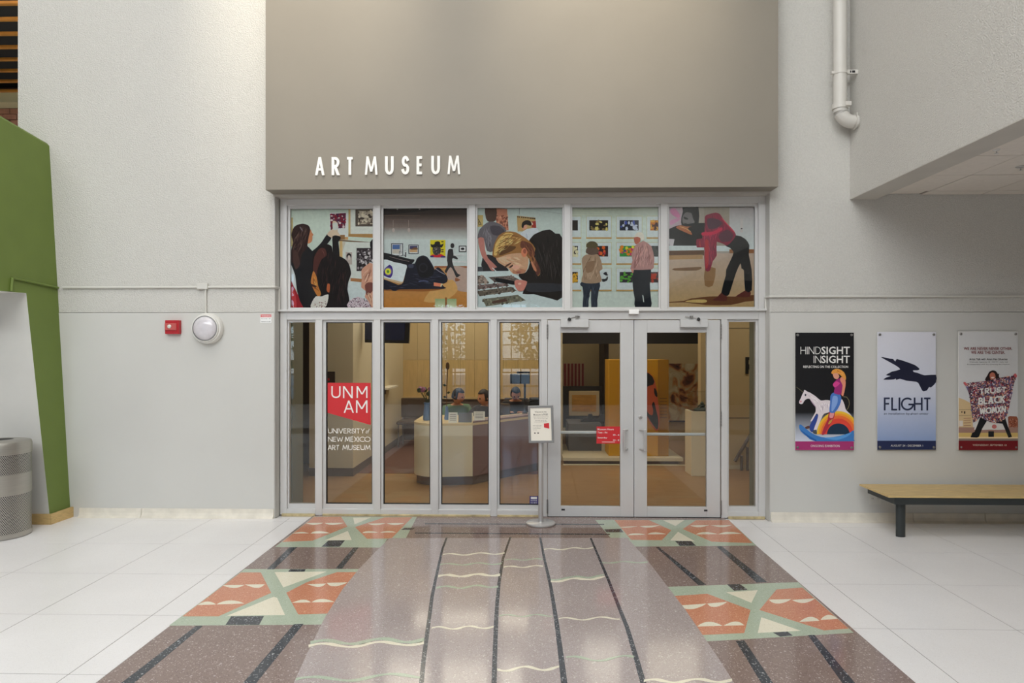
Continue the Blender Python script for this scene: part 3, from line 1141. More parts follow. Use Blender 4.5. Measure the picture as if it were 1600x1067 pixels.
T1 = ip(0, 183)
T2 = T1 + (T1 - A_) * .9
E_, F1 = ip(41, 458), ip(0, 454.5)
F2 = F1 + (F1 - E_) * 1.1
me_pts = [A_, B_, C_, E_, F2, T2]
bm = BM()
prism(bm, me_pts, (-2.6, 0, 0))
bm.faces.ensure_lookup_table()
for f in bm.faces:
    cset = [v.co for v in f.verts]
    hasE = any((v - E_).length < 1e-4 for v in cset)
    if len(cset) == 4 and hasE:
        f.material_index = 1
gw = obj('wall_green', bm, ['green', 'alcove'], kind='structure')
obj('coping', prism(BM(), [A_ + Vector((.0, 0, 0)), T2 + Vector((.0, 0, 0)), T2 + Vector((-.02, 0, .025)), A_ + Vector((-.02, 0, .025))], (-.12, 0, 0)), 'green', gw)
bp = struct('baseboard_green')
off = Vector((gn.x, gn.y, 0)).normalized()
if off.x < 0:
    off = -off
hB = .105
lft = Vector((-2.0, 0, 0))
q = [C_ + lft + Vector((0, -.022, 0)), C_ + Vector((-.0, -.022, 0)) + off * .02, C_ + off * .004, C_ + lft]
obj('base_board', prism(BM(), [v + Vector((0, 0, .0012)) for v in q], (0, 0, hB)), 'wood_base', bp)
b0 = Vector((B_.x, YW - .002, 0))
q = [C_ + Vector((0, -.022, 0)) + off * .0215, b0 + off * .03, b0 + off * .006, C_ + off * .0045]
obj('base_board', prism(BM(), [v + Vector((0, 0, .0012)) for v in q], (0, 0, hB)), 'wood_base', bp)

# ================================================================== STOREFRONT
XF0, XF1 = XA(437.6, YS), XA(1196, YS)
D0, D1 = YS, YS + .11                                     # frame depth
zy = lambda y: ZA(y, YS)
ZG0, ZG1 = zy(479.7), zy(323.3)                           # upper glass
ZR1, ZR0 = zy(483), zy(499.2)                             # rail between rows
ZI = zy(318.8)
ZB1 = zy(502.8)                                           # lower glass top
ZSL = zy(790.0)                                           # lower glass bottom
ZSB, ZFB = zy(797.0), zy(806.3)                           # sill rail
sf = struct('window_1', ((XF0 + XF1) / 2, YS, 0))
X = lambda px: XA(px, YS)


def mem(name, x0, x1, z0, z1, m='alu', d0=D0, d1=D1, parent=None, bev=.003):
    return obj(name, bx(x0, x1, d0, d1, z0, z1, bev=bev), m, parent or sf)


mem('post', XF0, X(448.0), ZFB, ZT)
mem('post', X(1185.5), XF1, ZFB, ZT)
mem('head_rail', X(448.0), X(1185.5), ZI, ZT - .002)
mem('rail', X(448.0), X(1185.5), ZR0, ZR1)
mem('ledge', XF0 - .02, XF1 + .02, zy(486.3), zy(483.2), d0=D0 - .035, d1=D0 + .01)
for a, b in ((584.2, 594.3), (732.6, 742.6), (881.4, 891.7), (1032.4, 1043.2)):
    mem('mullion', X(a), X(b), ZR1, ZI)
lows = [(493.2, 503.2), (584, 594.2), (674.6, 684.9), (766.6, 776.6), (845.4, 855.3), (1127.2, 1136.8)]
for i, (a, b) in enumerate(lows):
    mem('mullion', X(a), X(b), (.001 if i in (0, 3, 4, 5) else ZFB), ZR0)
for a, b in ((448.0, 493.2), (503.2, 584), (594.2, 674.6), (684.9, 766.6), (776.6, 845.4), (1136.8, 1185.5)):
    mem('sill_rail', X(a), X(b), ZFB, ZSB)
GY = YS + .05
# one pane, gasket and bead set for each opening
opens = [(448.0, 584.2, 453.5, 582.5, ZR1, ZI, ZG0, ZG1), (594.3, 732.6, 598.8, 729.7, ZR1, ZI, ZG0, ZG1), (742.6, 881.4, 746, 878.6, ZR1, ZI, ZG0, ZG1),
         (891.7, 1032.4, 894.3, 1029, ZR1, ZI, ZG0, ZG1), (1043.2, 1185.5, 1045.4, 1179.5, ZR1, ZI, ZG0, ZG1),
         (448.0, 493.2, 452.2, 492.3, ZSB, ZR0, ZSL, ZB1), (503.2, 584, 509.3, 581.8, ZSB, ZR0, ZSL, ZB1), (594.2, 674.6, 599, 672.3, ZSB, ZR0, ZSL, ZB1),
         (684.9, 766.6, 689.3, 763.8, ZSB, ZR0, ZSL, ZB1), (776.6, 845.4, 780.3, 842.7, ZSB, ZR0, ZSL, ZB1), (1136.8, 1185.5, 1138.6, 1180.4, ZSB, ZR0, ZSL, ZB1)]
for i, (a, b, ga, gb, z0, z1, gz0, gz1) in enumerate(opens):
    xa, xb, xga, xgb = X(a), X(b), XA(ga, GY - .02), XA(gb, GY - .02)
    bm = BM()
    for q in ((xa, xga, z0, z1), (xgb, xb, z0, z1), (xga, xgb, z0, gz0), (xga, xgb, gz1, z1)):
        if q[1] - q[0] > .003 and q[3] - q[2] > .003:
            box(bm, q[0], q[1], GY - .022, GY + .03, q[2], q[3])
    obj('glazing_bead', bm, 'alu', sf)
    if i > 5 and i < 10:
        bm = BM()
        g = .009
        for q in ((xga, xga + g, gz0, gz1), (xgb - g, xgb, gz0, gz1), (xga, xgb, gz0, gz0 + g), (xga, xgb, gz1 - g, gz1)):
            box(bm, q[0], q[1], GY - .012, GY + .01, q[2], q[3])
        obj('gasket', bm, 'gasket', sf)
    obj('pane', bx(xga - .006, xgb + .006, GY - .003, GY + .003, gz0 - .006, gz1 + .006), 'glass', sf)
# mortar bed below the fixed lights
for a, b in ((440, 492.5), (504, 766), (777, 845), (1138, 1195)):
    obj('mortar_bed', bx(X(a), X(b), YS - .012, YS + .1, -.011, .019, bev=.006), 'grout', sf)
obj('contact_box', bx(X(981.8), X(997), YS - .05, YS - .002, zy(491.3), zy(484.2), bev=.004), 'white_metal', sf)

# side returns of the opening
obj('wall_return_left', bx(XF0 - .2, XF0 + .085, YS + .12, 7.36, 0, ZT), 'wallret', kind='structure')
obj('wall_return_right', bx(XF1 - .06, XF1 + .3, YS + .12, 7.22, 0, ZT), 'wallret', kind='structure')

# doors
ZDT, ZDB = zy(500.2), zy(808.6)
ZDG1, ZDG0 = zy(519.8), zy(790.6)
for n, (a, b, g0, g1, hinge) in enumerate(((855.7, 990.2, 876.3, 969.2, 855.3), (991.0, 1125.6, 1011.2, 1104.3, 1126.6))):
    dr = struct('door_%d' % (n + 1), ((X(a) + X(b)) / 2, YS, 0))
    xa, xb, xg0, xg1 = X(a), X(b), X(g0), X(g1)
    y0, y1 = YS + .004, YS + .05
    dm = 'alu_door'
    obj('stile', bx(xa, xg0, y0, y1, ZDB, ZDT, bev=.003), dm, dr)
    obj('stile', bx(xg1, xb, y0, y1, ZDB, ZDT, bev=.003), dm, dr)
    obj('top_rail', bx(xg0, xg1, y0 + .0006, y1, ZDG1, ZDT, bev=.003), dm, dr)
    obj('bottom_rail', bx(xg0, xg1, y0 + .0006, y1, ZDB, ZDG0, bev=.003), dm, dr)
    obj('pane', bx(xg0 - .005, xg1 + .005, y0 + .02, y0 + .026, ZDG0 - .005, ZDG1 + .005), 'glass', dr)
    obj('stop_behind', bx(xa, xb, y1 + .012, y1 + .02, ZDB, ZDB + .012), 'gasket', dr)
    # hinges
    for hy0, hy1 in ((507, 530), (642, 665), (780, 802)):
        bm = BM()
        z0, z1 = zy(hy1), zy(hy0)
        for k in range(5):
            lathe(bm, [(.0075, z0 + (z1 - z0) * k / 5 + .001), (.0075, z0 + (z1 - z0) * (k + 1) / 5 - .001)], (X(hinge), YS - .004, 0), 10)
        obj('hinge', bm, 'steel_dull', dr, smooth=True)
    # pull handle
    px = 975.2 if n == 0 else 1007.8
    foot = 980.5 if n == 0 else 999.5
    xp, xf = XA(px, YS - .06), X(foot)
    z1, z0 = ZA(671.8, YS - .06), ZA(702, YS - .06)
    h = obj('pull_handle', bx(xp - .0125, xp + .0125, YS - .075, YS - .058, z0 - .012, z1 + .012, bev=.004), 'steel', dr)
    for z in (z0, z1):
        obj('handle_foot', tube(BM(), [(xp, YS - .062, z), (xp + (xf - xp) * .3, YS - .04, z), (xf, YS + .006, z)], .0085, 10), 'steel', h, smooth=True)
    # push bar on the inside
    yb = 675.2 if n == 0 else 677.6
    z = ZA(yb, YS + .1)
    pb = obj('push_bar', tube(BM(), [(xg0 - .03, YS + .1, z), (xg1 + .03, YS + .1, z)], .0165, 14), 'white_metal', dr, smooth=True)
    for x in (xg0 - .03, xg1 + .03):
        obj('bar_bracket', bx(x - .015, x + .015, YS + .048, YS + .1, z - .016, z + .016), 'steel_dull', pb)
    # closer
    ca, cb = (876.3, 919.8) if n == 0 else (1063.7, 1106.3)
    yc = YS - .055
    c = obj('closer', bx(XA(ca, yc), XA(cb, yc), yc, YS + .003, ZA(511.5, yc), ZA(499.3, yc), bev=.004), 'alu_door', dr)
    if n == 0:
        p = [(890, 498.5), (903, 495.5)]
        k0, k1 = (889.5, 498), (901.5, 495)
    else:
        k0, k1 = (1091.5, 498), (1080.5, 495)
    ya = YS - .07
    a0, a1 = P(*k0, ya), P(*k1, YS - .03)
    bm = BM()
    tube(bm, [a0, a1], .006, 8)
    obj('closer_arm', bm, 'steel_dull', c, smooth=True)
    bm = BM()
    lathe(bm, [(.004, -.02), (.019, -.014), (.014, .006), (.006, .012)], a0, 12)
    obj('arm_pivot', bm, 'dark', c, smooth=True)
    bm = BM()
    lathe(bm, [(.017, -.008), (.017, .01)], a1, 12)
    tube(bm, [a1, a1 + Vector((.03 if n == 0 else -.06, .02, .004))], .005, 8)
    obj('arm_shoe', bm, 'steel_dull', c, smooth=True)
    lx = 877.3 if n == 0 else 1100.2
    obj('door_label', bx(X(lx), X(lx + 5.4), y0 - .001, y0, zy(797.3), zy(794.6)), 'ink', dr)
    if n == 1:
        k = P(1000.6, 651.6, YS)
        lk = obj('lock_cylinder', lathe(BM(), [(.019, -.002), (.019, .008), (.013, .014), (.0001, .014)], k, 20, 'y'), 'steel', dr, smooth=True)
        obj('keyhole', bx(k.x - .0025, k.x + .0025, k.y - .0155, k.y - .012, k.z - .007, k.z + .007), 'dark', lk)
# astragal line between the leaves is the real gap; a dark stop behind it
obj('meeting_stop', bx(X(986), X(995), YS + .055, YS + .07, ZDB, ZDT), 'gasket', sf)
obj('door_threshold', bx(X(855.5), X(1126.5), YS + .0, YS + .13, -.011, .006), 'dark', sf)
# ================================================================== PHOTOGRAPHS ABOVE THE DOORS
def photo(label, ga, gb, ox, oy, sc, u0, v0, u1, v1):
    y = GY + .012
    xa, xb = XA(ga - 1, GY), XA(gb + 1, GY)
    t = thing('photo_panel', label, 'photograph', ((xa + xb) / 2, y, ZG0), 'photographs above the museum doors')
    obj('backing_sheet', bx(xa - .012, xb + .012, y, y + .004, ZG0 - .012, ZG1 + .012), 'white_paint', t)
    return t, Print(y - .0008, ox, oy, sc, (u0 - 14, v0 - 14, u1 + 14, v1 + 14), k=KP)


KP = 1.5
BLK, TAN = (26, 25, 28), (196, 165, 112)
# 1: two women reaching towards framed prints
t, p = photo('photograph of two dark-haired women pointing at framed pictures', 453.5, 582.5, 425, 295, 8.889, 255, 268, 1400, 1640)
p.grad((200, 210, 196), (196, 206, 198), 235, 250, 1420, 1660)
p.rect((188, 168, 122), 235, 400, 292, 800)
p.rect((205, 215, 216), 1050, 1290, 1420, 1660)
p.rect(TAN, 1062, 250, 1090, 640)
p.rect((216, 220, 205), 1090, 250, 1420, 625)
p.poly((172, 128, 78), [(1060, 625), (1420, 625), (1420, 680), (1060, 664)], 0)
p.rect((86, 74, 66), 1158, 285, 1420, 522)
p.rect((176, 160, 140), 1195, 305, 1420, 490)
p.speck([(70, 58, 52), (210, 196, 176), (120, 102, 90)], R(1195, 310, 1410, 490), 60, 8, 24, 3)
p.rect((218, 218, 210), 800, 330, 1058, 705)
p.poly((96, 34, 60), [(805, 350), (1028, 335), (1015, 545), (930, 545), (900, 560), (815, 570)], 0)
p.speck([(150, 30, 60), (60, 24, 60), (214, 190, 190), (120, 20, 40)], R(812, 350, 1015, 535), 55, 8, 22, 4)
p.rect((150, 108, 70), 930, 640, 1012, 706)
p.rect((196, 150, 100), 1012, 668, 1058, 706)
p.poly((112, 78, 52), [(925, 706), (1400, 742), (1400, 752), (925, 726)], 0)
p.rect((206, 172, 118), 938, 724, 980, 1040)
p.rect((212, 217, 206), 980, 742, 1420, 1290)
p.poly((196, 186, 170), [(975, 740), (1020, 740), (985, 860)], 0)
p.rect((182, 168, 160), 1024, 880, 1112, 1050)
p.ell((38, 30, 32), 1068, 935, 34, 42)
p.ell((206, 190, 182), 1070, 955, 20, 32)
p.rect((52, 44, 48), 1174, 822, 1420, 1142)
p.speck([(150, 140, 142), (196, 188, 190), (30, 26, 30), (96, 86, 90)], R(1190, 840, 1400, 1130), 80, 9, 26, 5)
p.poly((168, 114, 72), [(1090, 1238), (1255, 1250), (1255, 1298), (1090, 1280)], 0)
p.poly((212, 218, 224), [(240, 960), (330, 1150), (325, 1400), (240, 1280)])
p.poly((160, 34, 44), [(235, 1240), (290, 1330), (370, 1490), (450, 1660), (235, 1660)], 1)
p.poly((196, 60, 66), [(250, 1330), (330, 1490), (340, 1660), (300, 1660)], 1)
p.poly((28, 28, 32), [(240, 1000), (300, 860), (480, 780), (560, 862), (690, 740), (762, 632), (832, 664), (790, 740), (700, 850), (660, 1000), (650, 1660), (440, 1660), (350, 1430), (322, 1200), (260, 1040)], 1)
p.poly((200, 130, 90), [(500, 560), (540, 570), (552, 605), (576, 636), (562, 655), (562, 690), (548, 735), (500, 760), (480, 690)], 2)
p.poly((48, 30, 30), [(270, 640), (300, 540), (350, 500), (430, 484), (505, 508), (532, 565), (512, 660), (495, 760), (480, 830), (420, 900), (380, 1040), (300, 1040), (258, 980), (270, 840), (292, 740)], 2)
HA = [(285, 640), (310, 550), (360, 510), (430, 495), (495, 520), (515, 570), (490, 720), (450, 830), (380, 1000), (310, 1020), (275, 950)]
p.strokes([(70, 46, 42), (84, 56, 50), (34, 22, 22), (98, 72, 66)], HA, 70, 105, 150, 9, 51)
p.poly((110, 96, 100), [(380, 530), (400, 530), (430, 580), (420, 590)], 1)
p.poly((74, 50, 46), [(300, 850), (350, 880), (390, 1040), (330, 1120), (290, 1000)], 2)
p.poly((226, 188, 164), [(765, 632), (800, 585), (842, 555), (838, 490), (850, 445), (885, 450), (918, 490), (912, 590), (950, 655), (865, 690), (800, 664)], 2)
p.poly((206, 206, 200), [(845, 480), (905, 470), (915, 560), (850, 570)], 1)
p.poly((26, 24, 27), [(838, 662), (890, 646), (950, 664), (950, 700), (922, 740), (940, 950), (850, 950), (840, 770)], 1)
p.poly((24, 20, 22), [(560, 1000), (588, 880), (680, 795), (760, 766), (830, 800), (850, 900), (960, 945), (1030, 990), (1075, 1060), (1098, 1180), (1062, 1290), (1048, 1400), (1068, 1500), (1055, 1660), (720, 1660), (790, 1480), (640, 1500), (570, 1330)], 2)
HB = [(585, 1000), (640, 880), (720, 810), (800, 810), (900, 960), (1020, 1000), (1070, 1120), (1050, 1280), (1030, 1400), (1040, 1600), (800, 1620), (800, 1480), (640, 1450), (590, 1300)]
p.strokes([(44, 30, 32), (58, 36, 36), (14, 12, 14), (36, 30, 34)], HB, 110, 98, 170, 10, 52)
p.poly((82, 44, 40), [(590, 940), (660, 830), (735, 830), (760, 920), (690, 980), (640, 1090), (600, 1250), (570, 1120)], 2)
p.poly((120, 70, 66), [(690, 850), (720, 880), (735, 960), (720, 900)], 1)
p.poly((196, 122, 58), [(578, 1140), (622, 1230), (642, 1350), (682, 1460), (640, 1496), (590, 1420), (540, 1300), (556, 1200)], 2)
p.strokes([(226, 160, 84), (150, 84, 40), (110, 60, 34)], [(570, 1180), (640, 1340), (670, 1450), (600, 1420), (550, 1300)], 26, 70, 80, 10, 53)
p.poly((54, 28, 24), [(550, 1320), (620, 1350), (600, 1370), (550, 1350)], 1)
p.poly((176, 92, 54), [(770, 1320), (805, 1330), (796, 1440), (760, 1410)], 2)
p.poly((212, 207, 198), [(540, 1660), (556, 1570), (610, 1492), (690, 1494), (782, 1464), (772, 1570), (725, 1660)], 1)
p.speck([(150, 110, 100), (110, 64, 58)], [(600, 1580), (770, 1560), (725, 1650), (560, 1650)], 30, 4, 9, 6)
p.poly((196, 178, 184), [(1058, 1660), (1070, 1560), (1190, 1500), (1330, 1556), (1420, 1660)], 1)
p.speck([(120, 84, 96), (60, 42, 50), (216, 206, 210)], [(1062, 1650), (1080, 1520), (1300, 1530), (1400, 1650)], 130, 4, 11, 7)
p.poly((198, 146, 122), [(1240, 1140), (1280, 1085), (1420, 1040), (1420, 1660), (1340, 1560), (1290, 1500), (1306, 1420), (1240, 1370), (1246, 1250)], 1)
p.poly((116, 68, 60), [(1290, 1340), (1330, 1300), (1420, 1310), (1420, 1400), (1320, 1480), (1300, 1420)], 1)
p.strokes([(222, 172, 146), (170, 116, 96), (150, 98, 82)], [(1260, 1150), (1300, 1090), (1400, 1060), (1400, 1290), (1290, 1330), (1255, 1250)], 24, 120, 110, 10, 54)
p.strokes([(150, 92, 78), (226, 180, 150)], [(1310, 1430), (1400, 1440), (1400, 1640), (1340, 1540)], 14, 60, 110, 10, 55)
p.poly((226, 180, 156), [(1330, 1180), (1345, 1180), (1300, 1290), (1290, 1280)], 0)
p.poly((30, 26, 30), [(1362, 740), (1420, 690), (1420, 840), (1370, 830)], 1)
p.done('printed_image', t)

# 2: dark sculpture on a gallery floor, a man walking past
t, p = photo('photograph of a gallery with a black car-like sculpture and a walking figure', 599, 729.7, 590, 310, 9.7, 85, 140, 1355, 1650)
p.rect((52, 44, 40), 70, 120, 1370, 300)
p.grad((58, 46, 42), (120, 104, 98), 70, 240, 1370, 430)
p.grad((120, 104, 98), (196, 200, 196), 70, 430, 1370, 620)
p.rect((199, 206, 204), 70, 620, 1370, 1060)
p.poly((30, 27, 27), [(70, 120), (1370, 120), (1370, 145), (900, 165), (600, 205), (70, 255)], 0)
for y, c in ((258, (110, 88, 76)), (322, (116, 94, 84)), (360, (98, 80, 72))):  # stripes reflected in the glass, painted into the picture
    p.line(c, [(90, y), (640, y + 4)], 5)
for x in (300, 636):
    p.ell((190, 186, 180), x, 155, 12, 16)
for x in (235, 470):
    p.line((150, 130, 124), [(x, 330), (x, 440)], 6)
    p.ell((176, 160, 154), x + 5, 480, 20, 32)
p.rect((156, 90, 56), 860, 1024, 1370, 1056)
p.grad((196, 146, 92), (186, 120, 50), 70, 1050, 1370, 1660)
p.poly((186, 158, 144), [(1050, 1050), (1370, 1060), (1370, 1420), (1110, 1330)], 1)
p.poly((210, 160, 96), [(860, 1340), (1130, 1230), (1210, 1400), (1000, 1560), (700, 1560)], 2)
for fr, im, c0, c1 in ((R(205, 680, 385, 872), R(225, 700, 358, 836), (74, 104, 156), (196, 186, 174)), (R(468, 700, 620, 842), R(487, 718, 602, 816), (62, 60, 96), (196, 158, 116))):
    p.poly((40, 44, 52), fr, 0)
    p.rect((218, 220, 219), fr[0][0] + 12, fr[0][1] + 12, fr[2][0] - 12, fr[2][1] - 10)
    p.rect(c0, im[0][0], im[0][1], im[2][0], (im[0][1] + im[2][1]) / 2)
    p.rect(c1, im[0][0], (im[0][1] + im[2][1]) / 2, im[2][0], im[2][1])
p.poly((112, 78, 58), [(520, 760), (560, 740), (602, 750), (602, 775), (500, 775)], 1)
p.rect((170, 168, 168), 335, 705, 358, 830)
p.speck([(210, 208, 208), (90, 92, 100)], R(320, 790, 430, 880), 22, 6, 16, 9)
p.rect((30, 32, 38), 418, 815, 434, 890)
p.rect((228, 194, 36), 797, 630, 1028, 892)
p.poly((28, 28, 30), [(803, 690), (830, 700), (862, 690), (868, 662), (910, 648), (945, 662), (952, 700), (985, 690), (1002, 680), (975, 745), (900, 735), (840, 748), (812, 730)], 1)
p.poly((66, 60, 62), [(842, 745), (948, 742), (958, 810), (925, 860), (870, 860), (836, 810)], 2)
p.speck([(150, 140, 130), (30, 30, 34)], R(846, 750, 950, 845), 26, 5, 11, 10)
p.poly((202, 36, 48), [(800, 890), (835, 846), (890, 862), (960, 842), (1024, 880), (1024, 892)], 1)
p.rect((44, 42, 112), 797, 868, 850, 892)
p.rect((44, 42, 112), 960, 872, 1024, 896)
for y in (648, 770, 800):
    p.rect((40, 36, 30), 965, y, 1000, y + 16)
p.rect((48, 50, 54), 1230, 716, 1346, 812)
p.rect((214, 216, 215), 1242, 728, 1334, 800)
p.ell((40, 40, 44), 1288, 764, 28, 18)
p.ell((44, 40, 44), 1133, 716, 30, 38)
p.poly((50, 48, 50), [(1066, 790), (1090, 765), (1140, 770), (1150, 850), (1190, 880), (1220, 912), (1200, 926), (1140, 900), (1130, 950), (1150, 1020), (1170, 1070), (1215, 1140), (1258, 1160), (1236, 1178), (1192, 1196), (1150, 1100), (1110, 1040), (1070, 1080), (1040, 1134), (1018, 1100), (1062, 1010), (1052, 940), (1058, 850)], 1)
p.poly((150, 92, 62), [(1180, 1200), (1255, 1235), (1180, 1260)], 1)
p.line((225, 232, 236), [(1150, 858), (1320, 858)], 18)  # this bar and the next: light reflected in the glass, painted in
p.line((222, 230, 234), [(1140, 955), (1355, 965)], 24)
p.grad((150, 170, 120), (206, 206, 168), 870, 1520, 1195, 1650)  # reflected window and its bar, painted into the print
p.rect((150, 96, 50), 1022, 1500, 1052, 1650)
p.poly((150, 92, 44), [(70, 1360), (1000, 1340), (960, 1380), (700, 1410), (300, 1400), (70, 1400)], 1)
p.poly((30, 32, 36), [(70, 818), (300, 870), (500, 920), (556, 925), (550, 958), (470, 1020), (300, 980), (70, 922)], 1)
p.line((130, 112, 112), [(180, 880), (360, 930), (480, 955)], 7)
p.poly((26, 30, 44), [(430, 1010), (560, 985), (590, 920), (630, 880), (690, 864), (750, 885), (800, 950), (850, 1040), (866, 1080), (900, 1045), (950, 1060), (1040, 1160), (1062, 1220), (1050, 1265), (1000, 1292), (960, 1290), (1010, 1340), (1000, 1370), (330, 1380), (300, 1400), (230, 1400), (200, 1380), (70, 1376), (70, 1220), (310, 1310), (390, 1270), (420, 1120)], 1)
p.strokes([(44, 50, 70), (14, 16, 22), (58, 64, 84)], [(90, 1290), (300, 1320), (440, 1240), (560, 1040), (760, 1090), (860, 1110), (940, 1090), (1040, 1230), (960, 1330), (100, 1360)], 50, 4, 150, 9, 56, .08)
p.poly((18, 20, 26), [(580, 980), (640, 900), (720, 890), (800, 990), (850, 1090), (820, 1180), (640, 1190)], 2)
p.poly((64, 68, 86), [(470, 1000), (540, 1000), (540, 1050), (470, 1050)], 2)
p.ell((34, 36, 44), 690, 1050, 70, 74)
p.ell((20, 22, 28), 690, 1050, 48, 52)
p.line((70, 78, 110), [(620, 1260), (700, 1245), (770, 1260)], 20)
p.line((150, 146, 160), [(870, 1060), (940, 1110), (1020, 1150)], 9)
p.poly((206, 219, 224), [(70, 925), (250, 965), (438, 1008), (432, 1080), (400, 1210), (378, 1268), (330, 1258), (70, 1192)], 1)
p.poly((196, 170, 132), [(70, 1190), (330, 1256), (380, 1266), (372, 1290), (330, 1290), (70, 1216)], 0)
p.poly((62, 46, 118), [(180, 1004), (216, 1030), (232, 1090), (226, 1150), (196, 1204), (140, 1190), (88, 1160), (92, 1110), (110, 1060), (146, 1030)], 1)
p.ell((128, 112, 150), 160, 1106, 56, 62)
p.ell((222, 210, 62), 158, 1108, 44, 48)
p.ell((92, 140, 48), 158, 1108, 20, 24)
p.poly((222, 126, 96), [(852, 1272), (985, 1290), (962, 1338), (852, 1326)], 0)
p.poly((226, 200, 160), [(960, 1290), (990, 1292), (966, 1338), (950, 1336)], 0)
p.done('printed_image', t)

# 3: blonde woman leaning over photographs on a table
t, p = photo('photograph of a blonde woman bent over prints on a white table', 746, 878.6, 735, 310, 9.7, 105, 135, 1392, 1650)
p.grad((182, 192, 186), (204, 214, 208), 90, 120, 1410, 1130)
p.line((112, 118, 114), [(742, 130), (742, 240)], 6)
p.line((150, 158, 154), [(780, 140), (1392, 235)], 5)
p.rect((190, 165, 104), 90, 252, 192, 430)
p.line((60, 52, 40), [(118, 310), (150, 370), (165, 395), (130, 400), (125, 350)], 10)
p.poly((190, 122, 96), [(380, 145), (556, 160), (580, 485), (400, 480)], 0)
p.speck([(150, 86, 66), (210, 150, 120), (120, 70, 56)], R(400, 260, 570, 470), 50, 8, 24, 12)
p.poly((184, 150, 98), [(704, 262), (985, 292), (1000, 450), (980, 500), (716, 500)], 0)
for i, (x, wd) in enumerate(((712, 18), (736, 16), (768, 24), (798, 24), (828, 26), (862, 22), (890, 12), (908, 24), (938, 26), (966, 24))):
    p.poly((44, 36, 30), [(x, 268 + i * 3), (x + wd * .8, 270 + i * 3), (x + wd * .8, 290 + i * 3), (x, 288 + i * 3)], 0)
p.poly((156, 52, 44), [(925, 350), (990, 340), (998, 450), (930, 440)], 0)
p.poly((224, 190, 160), [(920, 365), (935, 360), (950, 390), (935, 405)], 1)
p.poly((204, 208, 215), [(760, 530), (860, 462), (1010, 446), (1035, 520), (960, 540), (905, 645), (850, 625), (790, 575)], 1)
p.line((170, 176, 190), [(850, 530), (860, 610)], 8)
p.poly((206, 150, 124), [(790, 430), (840, 395), (860, 440), (800, 480)], 2)
p.poly((28, 24, 24), [(775, 430), (786, 365), (840, 330), (905, 340), (930, 395), (905, 415), (850, 395), (815, 410), (800, 450)], 1)
p.poly((78, 58, 50), [(222, 130), (390, 130), (392, 300), (360, 350), (275, 352), (235, 300)], 1)
p.poly((104, 98, 104), [(108, 610), (140, 470), (245, 370), (330, 350), (460, 392), (548, 492), (420, 580), (352, 800), (250, 792), (215, 650), (185, 590)], 1)
p.strokes([(128, 122, 128), (84, 78, 86), (140, 134, 140)], [(150, 560), (180, 470), (260, 400), (340, 600), (330, 770), (250, 770), (215, 620)], 30, 85, 150, 12, 62)
p.poly((72, 66, 74), [(300, 420), (440, 420), (520, 500), (420, 560), (330, 540)], 2)
p.poly((42, 40, 44), [(185, 890), (270, 850), (400, 900), (580, 1080), (520, 1115), (185, 1115)], 1)
p.poly((188, 122, 112), [(118, 602), (205, 602), (222, 780), (265, 900), (330, 965), (404, 1040), (370, 1052), (350, 1100), (305, 1080), (262, 1000), (176, 880), (136, 750)], 1)
p.line((226, 226, 222), [(330, 1050), (392, 1105)], 12)
p.rect((70, 72, 78), 90, 1036, 190, 1110)
p.poly((202, 214, 216), [(90, 1106), (600, 1098), (760, 1200), (860, 1440), (960, 1440), (1200, 1510), (1410, 1480), (1410, 1670), (90, 1670)], 0)
for c, q in (((132, 116, 106), [(90, 1172), (195, 1165), (245, 1232), (285, 1284), (90, 1300)]), ((98, 86, 80), [(272, 1192), (620, 1172), (742, 1228), (660, 1275), (372, 1270)]),
             ((112, 94, 90), [(90, 1312), (540, 1280), (592, 1322), (90, 1382)]), ((98, 88, 78), [(90, 1404), (620, 1338), (705, 1400), (140, 1482)]), ((112, 108, 92), [(178, 1526), (718, 1460), (840, 1545), (240, 1636)])):
    p.poly(c, q, 0)
    p.speck([tuple(int(v * .75) for v in c), tuple(min(255, int(v * 1.3)) for v in c)], q, 34, 8, 26, 13)
p.poly((86, 62, 52), [(330, 1560), (520, 1520), (560, 1560), (350, 1590)], 1)
p.poly((30, 27, 26), [(860, 700), (950, 560), (1010, 525), (1090, 490), (1205, 470), (1285, 530), (1410, 620), (1410, 1490), (1200, 1512), (960, 1450), (790, 1445), (840, 1290), (745, 1200), (738, 1140), (840, 1120), (900, 980)], 1)
p.strokes([(44, 40, 38), (20, 18, 18), (56, 52, 50)], [(900, 760), (980, 580), (1200, 500), (1380, 640), (1390, 1280), (900, 1270), (960, 1000)], 60, 80, 220, 14, 60)
p.poly((48, 50, 56), [(850, 1290), (1040, 1280), (1410, 1300), (1410, 1400), (1000, 1420), (850, 1400)], 1)
p.poly((206, 160, 126), [(385, 890), (480, 850), (600, 820), (760, 820), (870, 870), (880, 960), (865, 1060), (820, 1130), (742, 1140), (650, 1142), (600, 1092), (560, 1050), (430, 975)], 1)
p.poly((222, 180, 146), [(420, 910), (560, 880), (620, 930), (520, 990)], 2)
p.poly((186, 126, 98), [(640, 1090), (740, 1060), (840, 1090), (800, 1130), (660, 1140)], 2)
p.strokes([(226, 184, 150), (214, 170, 136), (196, 148, 116)], [(430, 930), (560, 880), (840, 880), (850, 1000), (780, 1090), (640, 1080), (520, 1020)], 40, 20, 120, 26, 61)
p.ell((222, 164, 140), 690, 1040, 60, 34)
p.poly((84, 54, 42), [(515, 1035), (570, 990), (628, 972), (600, 1000), (535, 1045)], 1)
p.poly((66, 44, 38), [(585, 1045), (610, 1020), (648, 1000), (640, 1030), (605, 1052)], 1)
p.poly((150, 86, 74), [(690, 1120), (740, 1105), (770, 1120), (720, 1135)], 1)
